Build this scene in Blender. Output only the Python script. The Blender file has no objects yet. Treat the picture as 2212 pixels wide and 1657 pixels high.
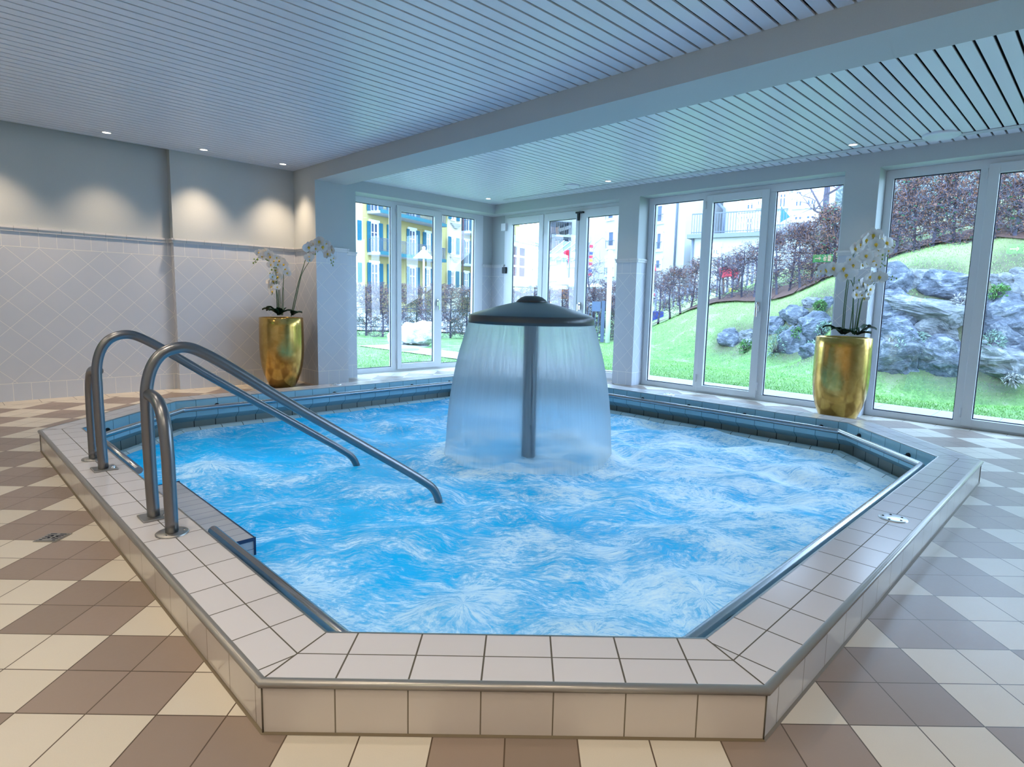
import bpy, bmesh, math, random
import numpy as np
from mathutils import Vector, Matrix
random.seed(7)
SC = bpy.context.scene
COL = SC.collection
S = 0.2                      # one floor tile = 0.2 m; the room is laid out in tiles
R2 = math.sqrt(2.0)

# ================================================================ camera
CF, CPI, CYW, CRO = 1294.385, 0.12264, 0.01559, 0.02506
CAM = np.array([3.47303, -7.63116, 6.01014])
CPX, CPY = 1148.98, 810.01
_cp, _sp, _cy, _sy, _cr, _sr = (math.cos(CPI), math.sin(CPI), math.cos(CYW), math.sin(CYW), math.cos(CRO), math.sin(CRO))
FWD = np.array([_sy*_cp, _cy*_cp, -_sp]); _rt = np.array([_cy, -_sy, 0.0]); _up = np.cross(_rt, FWD)
RGT = _cr*_rt + _sr*_up; UPV = -_sr*_rt + _cr*_up
cd = bpy.data.cameras.new('camera'); cam = bpy.data.objects.new('camera', cd); COL.objects.link(cam)
cd.sensor_fit = 'HORIZONTAL'; cd.sensor_width = 36.0; cd.lens = CF/2212*36.0
cd.shift_x = -(CPX-1106)/2212; cd.shift_y = (CPY-828.5)/2212
cd.clip_start = 0.05; cd.clip_end = 400
cam.matrix_world = Matrix(((RGT[0], UPV[0], -FWD[0], CAM[0]*S), (RGT[1], UPV[1], -FWD[1], CAM[1]*S), (RGT[2], UPV[2], -FWD[2], CAM[2]*S), (0, 0, 0, 1)))
SC.camera = cam

# ================================================================ daylight, exposure
SC.view_settings.view_transform = 'Standard'; SC.view_settings.look = 'None'
SC.view_settings.gamma = 1.0; SC.view_settings.use_curve_mapping = False
SC.view_settings.exposure = 0.2
SC.cycles.max_bounces = 6; SC.cycles.diffuse_bounces = 3; SC.cycles.glossy_bounces = 4; SC.cycles.transmission_bounces = 6; SC.cycles.transparent_max_bounces = 14
SC.cycles.use_adaptive_sampling = True; SC.cycles.adaptive_threshold = 0.07; SC.cycles.sample_clamp_indirect = 8.0; SC.cycles.caustics_reflective = False; SC.cycles.caustics_refractive = False
SKY_STRENGTH = 10.6
world = bpy.data.worlds.new('overcast_sky'); SC.world = world; world.use_nodes = True
wn = world.node_tree; wn.nodes.clear()
wo = wn.nodes.new('ShaderNodeOutputWorld'); bg = wn.nodes.new('ShaderNodeBackground')
tc = wn.nodes.new('ShaderNodeTexCoord'); sx = wn.nodes.new('ShaderNodeSeparateXYZ'); rp = wn.nodes.new('ShaderNodeValToRGB')
wn.links.new(tc.outputs['Generated'], sx.inputs[0]); wn.links.new(sx.outputs['Z'], rp.inputs[0])
rp.color_ramp.elements[0].position = 0.0; rp.color_ramp.elements[0].color = (0.57, 0.73, 1.0, 1)
rp.color_ramp.elements[1].position = 0.8; rp.color_ramp.elements[1].color = (0.48, 0.69, 1.0, 1)
wn.links.new(rp.outputs[0], bg.inputs['Color']); bg.inputs['Strength'].default_value = SKY_STRENGTH
wn.links.new(bg.outputs[0], wo.inputs[0])

# ================================================================ picture geometry helpers (tile units)
def ray(u, v):
    return FWD*CF + RGT*(u-CPX) - UPV*(v-CPY)
def at_z(u, v, z=0.0):
    r = ray(u, v); return CAM + r*((z-CAM[2])/r[2])
def at_y(u, v, y):
    r = ray(u, v); return CAM + r*((y-CAM[1])/r[1])
def at_d(u, v, dm):                       # dm: distance in metres along the horizontal view direction; returns metres
    r = ray(u, v); k = dm/(r[0]*_sy + r[1]*_cy); return (CAM*S + r*k)
def on_p(u, v, p):
    r = ray(u, v); t = (p*R2-(CAM[0]+CAM[1]))/(r[0]+r[1]); X = CAM+r*t; return (X[0]-X[1])/R2, X[2]
def on_q(u, v, q):
    r = ray(u, v); t = (q*R2-(CAM[0]-CAM[1]))/(r[0]-r[1]); X = CAM+r*t; return (X[0]+X[1])/R2, X[2]
def W(p, q, z):                           # wall axes (tiles) -> world metres
    return Vector(((p+q)/R2*S, (p-q)/R2*S, z*S))
def T(x, y, z):
    return Vector((x*S, y*S, z*S))

# ================================================================ materials
def mat(name, col=(.8, .8, .8), rough=.5, metal=0.0, spec=.5, coat=0.0, emit=None, es=0.0):
    m = bpy.data.materials.new(name); m.use_nodes = True
    b = m.node_tree.nodes['Principled BSDF']
    b.inputs['Base Color'].default_value = (*col, 1); b.inputs['Roughness'].default_value = rough
    b.inputs['Metallic'].default_value = metal; b.inputs['Specular IOR Level'].default_value = spec
    b.inputs['Coat Weight'].default_value = coat
    if emit: b.inputs['Emission Color'].default_value = (*emit, 1); b.inputs['Emission Strength'].default_value = es
    return m
def nd(m, t, **k):
    n = m.node_tree.nodes.new(t)
    for a, v in k.items(): setattr(n, a, v)
    return n
def lk(m, a, b): m.node_tree.links.new(a, b)
def mth(m, op, a, b=None, clamp=False):
    n = nd(m, 'ShaderNodeMath', operation=op, use_clamp=clamp)
    for i, v in enumerate((a, b)):
        if v is None: continue
        if isinstance(v, (int, float)): n.inputs[i].default_value = v
        else: lk(m, v, n.inputs[i])
    return n.outputs[0]
def ramp(m, src, stops):
    r = nd(m, 'ShaderNodeValToRGB'); lk(m, src, r.inputs[0]); e = r.color_ramp.elements
    while len(e) < len(stops): e.new(0.5)
    for i, (p, c) in enumerate(stops): e[i].position = p; e[i].color = (*c, 1)
    return r.outputs[0]
def mixc(m, f, a, b):
    n = nd(m, 'ShaderNodeMix', data_type='RGBA'); 
    for i, v in ((0, f), (6, a), (7, b)):
        if isinstance(v, (int, float)): n.inputs[i].default_value = v
        elif isinstance(v, tuple): n.inputs[i].default_value = (*v, 1)
        else: lk(m, v, n.inputs[i])
    return n.outputs[2]
def noise(m, vec, scale, detail=4, rough=.5, dist=0.0):
    n = nd(m, 'ShaderNodeTexNoise'); n.inputs['Scale'].default_value = scale; n.inputs['Detail'].default_value = detail
    n.inputs['Roughness'].default_value = rough; n.inputs['Distortion'].default_value = dist
    if vec is not None: lk(m, vec, n.inputs['Vector'])
    return n.outputs['Fac']
def pos(m): return nd(m, 'ShaderNodeNewGeometry').outputs['Position']
def uvn(m): return nd(m, 'ShaderNodeTexCoord').outputs['UV']
def bump(m, h, strength=.3, dist=.002):
    b = nd(m, 'ShaderNodeBump'); b.inputs['Strength'].default_value = strength; b.inputs['Distance'].default_value = dist
    lk(m, h, b.inputs['Height']); lk(m, b.outputs[0], m.node_tree.nodes['Principled BSDF'].inputs['Normal'])
def bs(m, i): return m.node_tree.nodes['Principled BSDF'].inputs[i]
def sep(m, v):
    s = nd(m, 'ShaderNodeSeparateXYZ'); lk(m, v, s.inputs[0]); return s.outputs
def jointmask(m, c, w):                    # 1 on the joint line at every integer of c
    f = mth(m, 'FRACT', mth(m, 'ADD', c, 0.5)); d = mth(m, 'ABSOLUTE', mth(m, 'SUBTRACT', f, 0.5))
    return mth(m, 'LESS_THAN', d, w)
def tile_uv(name, col, grout, wu=.012, wv=.012, rough=.25, var=.05, coat=0.0):
    m = mat(name, col, rough, coat=coat); s = sep(m, uvn(m))
    g = mth(m, 'MAXIMUM', jointmask(m, s[0], wu), jointmask(m, s[1], wv))
    fl = nd(m, 'ShaderNodeCombineXYZ'); lk(m, mth(m, 'FLOOR', s[0]), fl.inputs[0]); lk(m, mth(m, 'FLOOR', s[1]), fl.inputs[1])
    wnz = nd(m, 'ShaderNodeTexWhiteNoise'); lk(m, fl.outputs[0], wnz.inputs[0])
    c2 = tuple(x*(1-var*2) for x in col)
    base = mixc(m, mth(m, 'MULTIPLY', wnz.outputs[0], .8), col, c2)
    base = mixc(m, mth(m, 'MULTIPLY', noise(m, pos(m), 30, 3), .12), base, tuple(x*.85 for x in col))
    lk(m, mixc(m, g, base, grout), bs(m, 'Base Color'))
    lk(m, mth(m, 'ADD', mth(m, 'MULTIPLY', g, .5), rough), bs(m, 'Roughness'))
    bump(m, mth(m, 'SUBTRACT', 1.0, g), .5, .0015)
    return m

M = {}
M['paint'] = mat('wall_paint', (.52, .585, .56), .75)
lk(M['paint'], mixc(M['paint'], noise(M['paint'], pos(M['paint']), 160, 2), (.56, .605, .635), (.51, .555, .585)), bs(M['paint'], 'Base Color'))
M['trimwhite'] = mat('white_frame', (.80, .84, .90), .3)
M['slat'] = mat('ceiling_slat', (.80, .86, .97), .35)
M['dark'] = mat('ceiling_void', (.012, .016, .03), .9)
M['steel'] = mat('brushed_steel', (.22, .22, .23), .30, 1.0)
lk(M['steel'], mth(M['steel'], 'ADD', .24, mth(M['steel'], 'MULTIPLY', noise(M['steel'], pos(M['steel']), 240, 3), .16)), bs(M['steel'], 'Roughness'))
M['steelbright'] = mat('polished_steel', (.42, .43, .45), .27, 1.0)
M['steel2'] = mat('steel_plate', (.42, .40, .37), .38, 1.0)
M['chrome'] = mat('chrome', (.8, .8, .82), .12, 1.0)
M['blackmetal'] = mat('dark_metal', (.03, .035, .04), .45, .6)
M['edge'] = mat('coping_edge_profile', (.33, .31, .28), .32, .6)
M['coping'] = tile_uv('coping_tile', (.70, .665, .67), (.10, .085, .06), .013, .019, .20, .03)
M['riser'] = tile_uv('riser_tile', (.60, .54, .48), (.16, .13, .09), .010, .0, .18, .03, .3)
M['inner'] = tile_uv('pool_wall_tile', (.42, .70, .82), (.05, .14, .22), .011, .0, .15, .03)  # white tile coloured pale blue: light off the pool water put into the colour
M['rim'] = tile_uv('rim_tile', (.50, .66, .70), (.03, .05, .06), .016, .0, .25, .03)
M['gutter'] = tile_uv('gutter_tile', (.30, .38, .38), (.02, .03, .03), .018, .0, .4, .03)
M['steptile'] = tile_uv('step_tile', (.44, .48, .55), (.07, .10, .16), .022, .02, .22, .04)
M['navy'] = mat('navy_nosing', (.005, .03, .11), .2)

def wall_tile():
    m = mat('wall_tile', (.66, .66, .69), .22); s = sep(m, uvn(m)); a, z = s[0], s[1]
    da = mth(m, 'SUBTRACT', a, 1.98); dz = mth(m, 'SUBTRACT', z, 8.16)
    k = 1/1.415
    d1 = mth(m, 'MULTIPLY', mth(m, 'ADD', da, dz), k); d2 = mth(m, 'MULTIPLY', mth(m, 'SUBTRACT', da, dz), k)
    diag = mth(m, 'MAXIMUM', jointmask(m, d1, .010), jointmask(m, d2, .010))
    band = mth(m, 'ADD', mth(m, 'GREATER_THAN', z, 8.20), mth(m, 'LESS_THAN', z, .95), True)
    strt = jointmask(m, mth(m, 'DIVIDE', mth(m, 'SUBTRACT', a, 2.01), .765), .014)
    hl = mth(m, 'MAXIMUM', mth(m, 'LESS_THAN', mth(m, 'ABSOLUTE', mth(m, 'SUBTRACT', z, 8.19)), .014), mth(m, 'LESS_THAN', mth(m, 'ABSOLUTE', mth(m, 'SUBTRACT', z, .95)), .014))
    g = mth(m, 'ADD', mth(m, 'MULTIPLY', diag, mth(m, 'SUBTRACT', 1.0, band)), mth(m, 'MULTIPLY', strt, band))
    g = mth(m, 'MAXIMUM', g, hl)
    base = mixc(m, noise(m, pos(m), 6, 2), (.58, .63, .72), (.64, .67, .74))
    lk(m, mixc(m, g, base, (.86, .85, .84)), bs(m, 'Base Color'))
    lk(m, mth(m, 'ADD', mth(m, 'MULTIPLY', g, .5), .24), bs(m, 'Roughness'))
    bump(m, mth(m, 'SUBTRACT', 1.0, g), .35, .0012)
    return m
M['walltile'] = wall_tile()

def floor_mat():
    m = mat('floor_tile', (.5, .5, .5), .3); s = sep(m, pos(m))
    x = mth(m, 'SUBTRACT', mth(m, 'DIVIDE', s[0], S), -3.655); y = mth(m, 'SUBTRACT', mth(m, 'DIVIDE', s[1], S), .345)
    g = mth(m, 'MAXIMUM', jointmask(m, x, .0105), jointmask(m, y, .0105))
    cell = mth(m, 'ADD', mth(m, 'FLOOR', mth(m, 'DIVIDE', x, 2.0)), mth(m, 'FLOOR', mth(m, 'DIVIDE', y, 2.0)))
    par = mth(m, 'GREATER_THAN', mth(m, 'MODULO', mth(m, 'ADD', cell, 400.0), 2.0), .5)
    fl = nd(m, 'ShaderNodeCombineXYZ'); lk(m, mth(m, 'FLOOR', x), fl.inputs[0]); lk(m, mth(m, 'FLOOR', y), fl.inputs[1])
    wnz = nd(m, 'ShaderNodeTexWhiteNoise'); lk(m, fl.outputs[0], wnz.inputs[0])
    fine = noise(m, pos(m), 320, 3); big = noise(m, pos(m), 9, 3)
    br = mixc(m, wnz.outputs[0], (.27, .205, .165), (.33, .25, .205))
    cr = mixc(m, wnz.outputs[0], (.66, .60, .50), (.73, .67, .57))
    # border course of cream tiles along the walls
    p = mth(m, 'DIVIDE', mth(m, 'ADD', s[0], s[1]), R2*S); q = mth(m, 'DIVIDE', mth(m, 'SUBTRACT', s[0], s[1]), R2*S)
    bl = mth(m, 'LESS_THAN', q, -33.471+.72); brd = mth(m, 'GREATER_THAN', p, 34.86-.72)
    bor = mth(m, 'MAXIMUM', bl, brd)
    gb = mth(m, 'ADD', mth(m, 'MULTIPLY', bl, mth(m, 'MAXIMUM', jointmask(m, mth(m, 'DIVIDE', p, 1.5), .008), mth(m, 'GREATER_THAN', q, -33.471+.69))),
              mth(m, 'MULTIPLY', brd, mth(m, 'MAXIMUM', jointmask(m, mth(m, 'DIVIDE', q, 1.5), .008), mth(m, 'LESS_THAN', p, 34.86-.69))), True)
    g2 = mth(m, 'ADD', mth(m, 'MULTIPLY', bor, gb), mth(m, 'MULTIPLY', g, mth(m, 'SUBTRACT', 1.0, bor)), True)
    base = mixc(m, mth(m, 'MAXIMUM', par, bor), br, cr)
    base = mixc(m, mth(m, 'MULTIPLY', big, .22), base, mixc(m, .5, base, (.45, .36, .27)))
    base = mixc(m, mth(m, 'MULTIPLY', fine, .10), base, (.12, .09, .07))
    lk(m, mixc(m, g2, base, (.10, .065, .04)), bs(m, 'Base Color'))
    lk(m, mth(m, 'ADD', .25, mth(m, 'MULTIPLY', noise(m, pos(m), 60, 4), .16)), bs(m, 'Roughness'))
    bump(m, mth(m, 'ADD', mth(m, 'SUBTRACT', 1.0, g2), mth(m, 'MULTIPLY', fine, .15)), .4, .0015)
    return m
M['floor'] = floor_mat()

def glass_mat():
    m = bpy.data.materials.new('window_glass'); m.use_nodes = True; nt = m.node_tree; nt.nodes.clear()
    o = nd(m, 'ShaderNodeOutputMaterial'); t = nd(m, 'ShaderNodeBsdfTransparent'); gl = nd(m, 'ShaderNodeBsdfGlossy')
    t.inputs[0].default_value = (.93, .97, .98, 1); gl.inputs['Roughness'].default_value = 0.0
    ge = nd(m, 'ShaderNodeNewGeometry'); dt = nd(m, 'ShaderNodeVectorMath', operation='DOT_PRODUCT'); lk(m, ge.outputs['Normal'], dt.inputs[0]); lk(m, ge.outputs['Incoming'], dt.inputs[1])
    c = mth(m, 'ABSOLUTE', dt.outputs['Value']); fr = mth(m, 'ADD', .04, mth(m, 'MULTIPLY', .96, mth(m, 'POWER', mth(m, 'SUBTRACT', 1.0, c, True), 5.0)), True)
    mx = nd(m, 'ShaderNodeMixShader'); lk(m, fr, mx.inputs[0]); lk(m, t.outputs[0], mx.inputs[1]); lk(m, gl.outputs[0], mx.inputs[2]); lk(m, mx.outputs[0], o.inputs[0])
    return m
M['glass'] = glass_mat()

def gold_mat():
    m = mat('gold_leaf', (.62, .42, .09), .2, 1.0); p = pos(m)
    v = nd(m, 'ShaderNodeTexVoronoi'); v.inputs['Scale'].default_value = 11; lk(m, p, v.inputs['Vector'])
    c = mixc(m, noise(m, p, 14, 5), (.46, .27, .05), (.80, .54, .20))
    sv = sep(m, v.outputs['Color'])
    c = mixc(m, mth(m, 'MULTIPLY', sv[0], .45), c, (.38, .23, .05))
    lk(m, c, bs(m, 'Base Color')); lk(m, mth(m, 'ADD', .10, mth(m, 'MULTIPLY', noise(m, p, 40, 4), .22)), bs(m, 'Roughness'))
    bump(m, noise(m, p, 16, 3), .12, .004)
    return m
M['gold'] = gold_mat()
M['petal'] = mat('white_petal', (.86, .86, .87), .5)
bs(M['petal'], 'Transmission Weight').default_value = 0.0
bs(M['petal'], 'Subsurface Weight').default_value = .0
M['lip'] = mat('yellow_lip', (.80, .52, .04), .5)
M['bud'] = mat('green_bud', (.20, .30, .05), .5)
M['stem'] = mat('green_stem', (.045, .12, .035), .5)
M['leaf'] = mat('dark_leaf', (.008, .045, .018), .28)
M['soil'] = mat('dark_soil', (.03, .022, .015), .9)
M['lampglow'] = mat('lamp_glow', (1, 1, 1), .5, emit=(1, .90, .78), es=9.0)
M['coverplate'] = mat('cover_plate', (.72, .74, .76), .3, .7)

# ================================================================ mesh builder
LOC = {}
class MB:
    def __init__(s): s.bm = bmesh.new(); s.uv = s.bm.loops.layers.uv.new('UVMap'); s.mi = 0
    def face(s, pts, uvs=None, smooth=False):
        vs = [s.bm.verts.new(p) for p in pts]
        try: f = s.bm.faces.new(vs)
        except ValueError: return
        f.material_index = s.mi; f.smooth = smooth
        if uvs:
            for l, u in zip(f.loops, uvs): l[s.uv].uv = u
    def hexa(s, c, uvf=None):               # c: 8 corners, bottom 0-3 then top 4-7
        for idx in ((0, 1, 2, 3), (4, 5, 6, 7), (0, 1, 5, 4), (1, 2, 6, 5), (2, 3, 7, 6), (3, 0, 4, 7)):
            P = [c[i] for i in idx]; s.face(P, [uvf(p, idx) for p in P] if uvf else None)
    def wbox(s, p0, p1, q0, q1, z0, z1, wall=None):   # box in wall axes; uv in tiles, (along, z)
        C = [(p0, q0, z0), (p1, q0, z0), (p1, q1, z0), (p0, q1, z0), (p0, q0, z1), (p1, q0, z1), (p1, q1, z1), (p0, q1, z1)]
        for idx in ((0, 1, 2, 3), (4, 5, 6, 7), (0, 1, 5, 4), (1, 2, 6, 5), (2, 3, 7, 6), (3, 0, 4, 7)):
            k = [C[i] for i in idx]
            if idx in ((0, 1, 5, 4), (2, 3, 7, 6)): uv = [(a[0], a[2]) for a in k]
            elif idx in ((1, 2, 6, 5), (3, 0, 4, 7)): uv = [(a[1], a[2]) for a in k]
            else: uv = [(a[0], a[1]) for a in k]
            s.face([W(*a) for a in k], uv)
    def box(s, x0, x1, y0, y1, z0, z1, f=Vector):
        C = [f((x, y, z)) if f is Vector else f(x, y, z) for x, y, z in ((x0, y0, z0), (x1, y0, z0), (x1, y1, z0), (x0, y1, z0), (x0, y0, z1), (x1, y0, z1), (x1, y1, z1), (x0, y1, z1))]
        s.hexa(C)
    def obox(s, c, ax, ay, az):             # oriented box: centre and three half vectors
        c, ax, ay, az = Vector(c), Vector(ax), Vector(ay), Vector(az)
        s.hexa([c-ax-ay-az, c+ax-ay-az, c+ax+ay-az, c-ax+ay-az, c-ax-ay+az, c+ax-ay+az, c+ax+ay+az, c-ax+ay+az])
    def tube(s, pts, r, n=12, cap=True, smooth=True):
        pts = [Vector(p) for p in pts]; rs = r if isinstance(r, (list, tuple)) else [r]*len(pts)
        t0 = (pts[1]-pts[0]).normalized(); up = Vector((0, 0, 1)) if abs(t0.z) < .9 else Vector((1, 0, 0))
        a = t0.cross(up).normalized(); rings = []
        for i, p in enumerate(pts):
            t = (pts[min(i+1, len(pts)-1)]-pts[max(i-1, 0)]).normalized()
            a = (a-t*a.dot(t)).normalized(); b = t.cross(a)
            rings.append([s.bm.verts.new(p+(a*math.cos(2*math.pi*k/n)+b*math.sin(2*math.pi*k/n))*rs[i]) for k in range(n)])
        for i in range(len(rings)-1):
            for k in range(n):
                f = s.bm.faces.new((rings[i][k], rings[i][(k+1) % n], rings[i+1][(k+1) % n], rings[i+1][k])); f.smooth = smooth; f.material_index = s.mi
        if cap:
            for rg in (rings[0], rings[-1]):
                f = s.bm.faces.new(rg); f.material_index = s.mi
    def lathe(s, prof, c, n=48, smooth=True, uv=False):
        c = Vector(c); rings = []
        for r, z in prof:
            rings.append([s.bm.verts.new(c+Vector((r*math.cos(2*math.pi*k/n), r*math.sin(2*math.pi*k/n), z))) for k in range(n)])
        for i in range(len(rings)-1):
            for k in range(n):
                f = s.bm.faces.new((rings[i][k], rings[i][(k+1) % n], rings[i+1][(k+1) % n], rings[i+1][k])); f.smooth = smooth; f.material_index = s.mi
                if uv:
                    uu = [(k/n, i/len(rings)), ((k+1)/n, i/len(rings)), ((k+1)/n, (i+1)/len(rings)), (k/n, (i+1)/len(rings))]
                    for l, w in zip(f.loops, uu): l[s.uv].uv = w
        return rings
    def disc(s, r, z, c, n=48):
        c = Vector(c); f = s.bm.faces.new([s.bm.verts.new(c+Vector((r*math.cos(2*math.pi*k/n), r*math.sin(2*math.pi*k/n), z))) for k in range(n)]); f.material_index = s.mi
    def build(s, name, mats, parent=None, smooth=None, weld=True, bevel=0, nrm=True):
        if weld: bmesh.ops.remove_doubles(s.bm, verts=s.bm.verts, dist=1e-5)
        if nrm: bmesh.ops.recalc_face_normals(s.bm, faces=s.bm.faces)
        off = LOC.get(parent.name) if parent is not None else None
        if off is not None: bmesh.ops.translate(s.bm, verts=s.bm.verts, vec=-off)
        me = bpy.data.meshes.new(name); s.bm.to_mesh(me); s.bm.free()
        if smooth is not None:
            for p in me.polygons: p.use_smooth = smooth
        o = bpy.data.objects.new(name, me); COL.objects.link(o)
        for mm in (mats if isinstance(mats, (list, tuple)) else [mats]): me.materials.append(M[mm] if isinstance(mm, str) else mm)
        if parent is not None:
            o.parent = parent; LOC[o.name] = off if off is not None else Vector((0, 0, 0))
        else: LOC[o.name] = Vector((0, 0, 0))
        if bevel:
            bv = o.modifiers.new('bevel', 'BEVEL'); bv.width = bevel; bv.segments = 2; bv.limit_method = 'ANGLE'
        return o
def thing(name, label, cat, loc=(0, 0, 0), group=None, kind=None):
    o = bpy.data.objects.new(name, None); COL.objects.link(o); o.location = loc; o.empty_display_size = .1
    LOC[o.name] = Vector(loc); return tag(o, label, cat, group, kind)
def tag(o, label=None, cat=None, group=None, kind=None):
    if label: o['label'] = label
    if cat: o['category'] = cat
    if group: o['group'] = group
    if kind: o['kind'] = kind
    return o
def struct(o): o['kind'] = 'structure'; return o
def dup(o, loc=None, rotz=0.0, scale=1.0, label=None, parent=None):
    c = o.copy(); COL.objects.link(c); c.parent = parent
    if loc is not None: c.location = loc; c.rotation_euler = (0, 0, rotz); c.scale = (scale,)*3
    if label: c['label'] = label
    for ch in o.children: dup(ch, parent=c)
    return c
def spline(pts, n=6):
    P = [np.array(p, float) for p in pts]; P = [2*P[0]-P[1]]+P+[2*P[-1]-P[-2]]; out = []
    for i in range(1, len(P)-2):
        a, b, c, d = P[i-1:i+3]
        for k in range(n):
            t = k/n; out.append(.5*((2*b)+(-a+c)*t+(2*a-5*b+4*c-d)*t*t+(-a+3*b-3*c+d)*t**3))
    out.append(P[-2]); return out

# ================================================================ room shell (tile units, wall axes p = toward windows corner, q = along right wall)
QL, QL2, QP, QR, QRR = -33.471, -34.025, -30.339, -32.644, -34.35
PR, PRR, P1, P2 = 33.636, 34.861, 15.7945, 18.018
HC, HB, HL, DZ = 14.386, 13.460, 13.579, 9.12
PB, QN = -16.0, 27.0                     # room limits behind and right of the camera
b = MB(); b.mi = 0
b.face([W(-18, -36, 0), W(36, -36, 0), W(36, 30, 0), W(-18, 30, 0)])
# the floor is cut open under the pool basin below
b.bm.free()

def octo(d):                             # pool outline moved inwards by d
    t = math.tan(math.pi/8); h = 1.21636; L, a, bb, cl, cr = 6.96183, 14.46, 12.8364, 6.12477, 6.11976
    # half planes n.x >= c for the inside
    qbl = ((h-a)-(a+h*t+cl))/R2; pbr = ((L+bb-h)+(bb+h*t+cr))/R2
    ybk = 34.4
    N = [((0, 1), 0+d), ((-1/R2, 1/R2), -L/R2+d), ((-1, 0), -(L+bb)+d), ((-1/R2, -1/R2), -(pbr+h)+d), ((0, -1), -ybk+d), ((1/R2, -1/R2), (qbl-h)+d), ((1, 0), -a+d), ((1/R2, 1/R2), 0+d)]
    out = []
    for i in range(8):
        (n1, c1), (n2, c2) = N[i-1], N[i]
        A = np.array([n1, n2]); out.append(np.linalg.solve(A, np.array([c1, c2])))
    return out                           # vertex i joins edge i-1 and edge i; edge i runs v[i] -> v[i+1]
PH = [0.0, -.48+.03, .3, .1, .2, .3, .1, .75]
O0 = octo(0.0)
def ring(mb, d0, z0, d1, z1, v0=0.0, v1=1.0, smooth=False, edges=range(8)):
    A, B = octo(d0), octo(d1)
    for i in edges:
        j = (i+1) % 8; e = (O0[j]-O0[i])/np.linalg.norm(O0[j]-O0[i])
        org = O0[i]
        if i == 7: e = -e; org = O0[0]
        f = lambda P: float((P-org) @ e)+PH[i]
        mb.face([T(*A[i], z0), T(*A[j], z0), T(*B[j], z1), T(*B[i], z1)], [(f(A[i]), v0), (f(A[j]), v0), (f(B[j]), v1), (f(B[i]), v1)], smooth)

# floor with the pool opening
b = MB(); oc = octo(0.3)
Wd = [W(-18, -36, 0), W(36, -36, 0), W(36, 30, 0), W(-18, 30, 0)]
outer = [b.bm.verts.new(v) for v in Wd]; inner = [b.bm.verts.new(T(*v, 0)) for v in oc]
ed = [b.bm.edges.new((L_[i], L_[(i+1) % len(L_)])) for L_ in (outer, inner) for i in range(len(L_))]
bmesh.ops.triangle_fill(b.bm, use_beauty=True, edges=ed)
cxy = Vector(T(2.7, 17.2, 0))
for f in list(b.bm.faces):
    c = f.calc_center_median(); 
    if (c-cxy).length < 2.6 and all(any((v.co-iv.co).length < 1e-6 for iv in inner) for v in f.verts): b.bm.faces.remove(f)
fo = struct(b.build('floor', 'floor', weld=False))
for f in fo.data.polygons:
    pass

# ceiling: metal slats running towards the windows, dark void above
b = MB()
for (pa, pb_) in ((PB, P1), (P2, PR)):
    q = -33.35 if pa < 0 else -32.62
    ph = (-4.497 if pa < 0 else -.973)
    k0 = math.floor((q-ph)/.5235)
    k = k0
    while ph+k*.5235 < QN:
        a0 = max(ph+k*.5235+.042, QL if pa < 0 else QR); a1 = ph+(k+1)*.5235-.042
        if a1 > a0+.05: b.wbox(pa, pb_, a0, a1, HC, HC+.06)
        k += 1
struct(b.build('ceiling', 'slat', bevel=.0015))
b = MB(); b.wbox(PB-.3, 36.5, -36, QN+.3, HC+.35, HC+.6); struct(b.build('ceiling_void', 'dark'))

def wallpiece(mb, p0, p1, q0, q1, z0, z1):
    """box split into tiled wainscot (slot 1) below the dado and paint (slot 0) above"""
    if z0 < DZ < z1:
        mb.mi = 1; mb.wbox(p0, p1, q0, q1, z0, DZ); mb.mi = 0; mb.wbox(p0, p1, q0, q1, DZ, z1)
    else:
        mb.mi = 1 if z1 <= DZ else 0; mb.wbox(p0, p1, q0, q1, z0, z1)
ZT = HC+.35
b = MB(); wallpiece(b, PB, 8.30, -36, QL2, 0, ZT); wallpiece(b, 8.30, P1, -36, QL, 0, ZT)
wallpiece(b, P1, P2, -36, QP, 0, ZT); wallpiece(b, P2, 20.0, -36, QR, 0, ZT)
b.mi = 0; b.wbox(20.0, 36, -36, QR, HL, ZT)
wallpiece(b, 33.75, 36, -36, QRR, 0, HL)
struct(b.build('wall_left', ['paint', 'walltile'], weld=False))
WR = [(-19.143, -17.360), (-3.800, -2.072), (11.50, 13.25), (26.6, QN+.5)]
b = MB(); b.mi = 0; b.wbox(PR, 36, QR, QN, HL, ZT)
for q0, q1 in WR: wallpiece(b, PR, 36, q0, q1, 0, HL)
wallpiece(b, PRR, 36, QRR-.3, -32.65, 0, HL)
struct(b.build('wall_right', ['paint', 'walltile'], weld=False))
b = MB(); wallpiece(b, PB-.4, PB, -36, QN, 0, ZT); struct(b.build('wall_back', ['paint', 'walltile'], weld=False))
b = MB(); wallpiece(b, PB-.4, 36, QN, QN+.4, 0, ZT); struct(b.build('wall_front', ['paint', 'walltile'], weld=False))
b = MB(); b.mi = 0; b.wbox(P1, P2, QP, QN, HB, ZT); struct(b.build('beam', ['paint'], weld=False))

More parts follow.
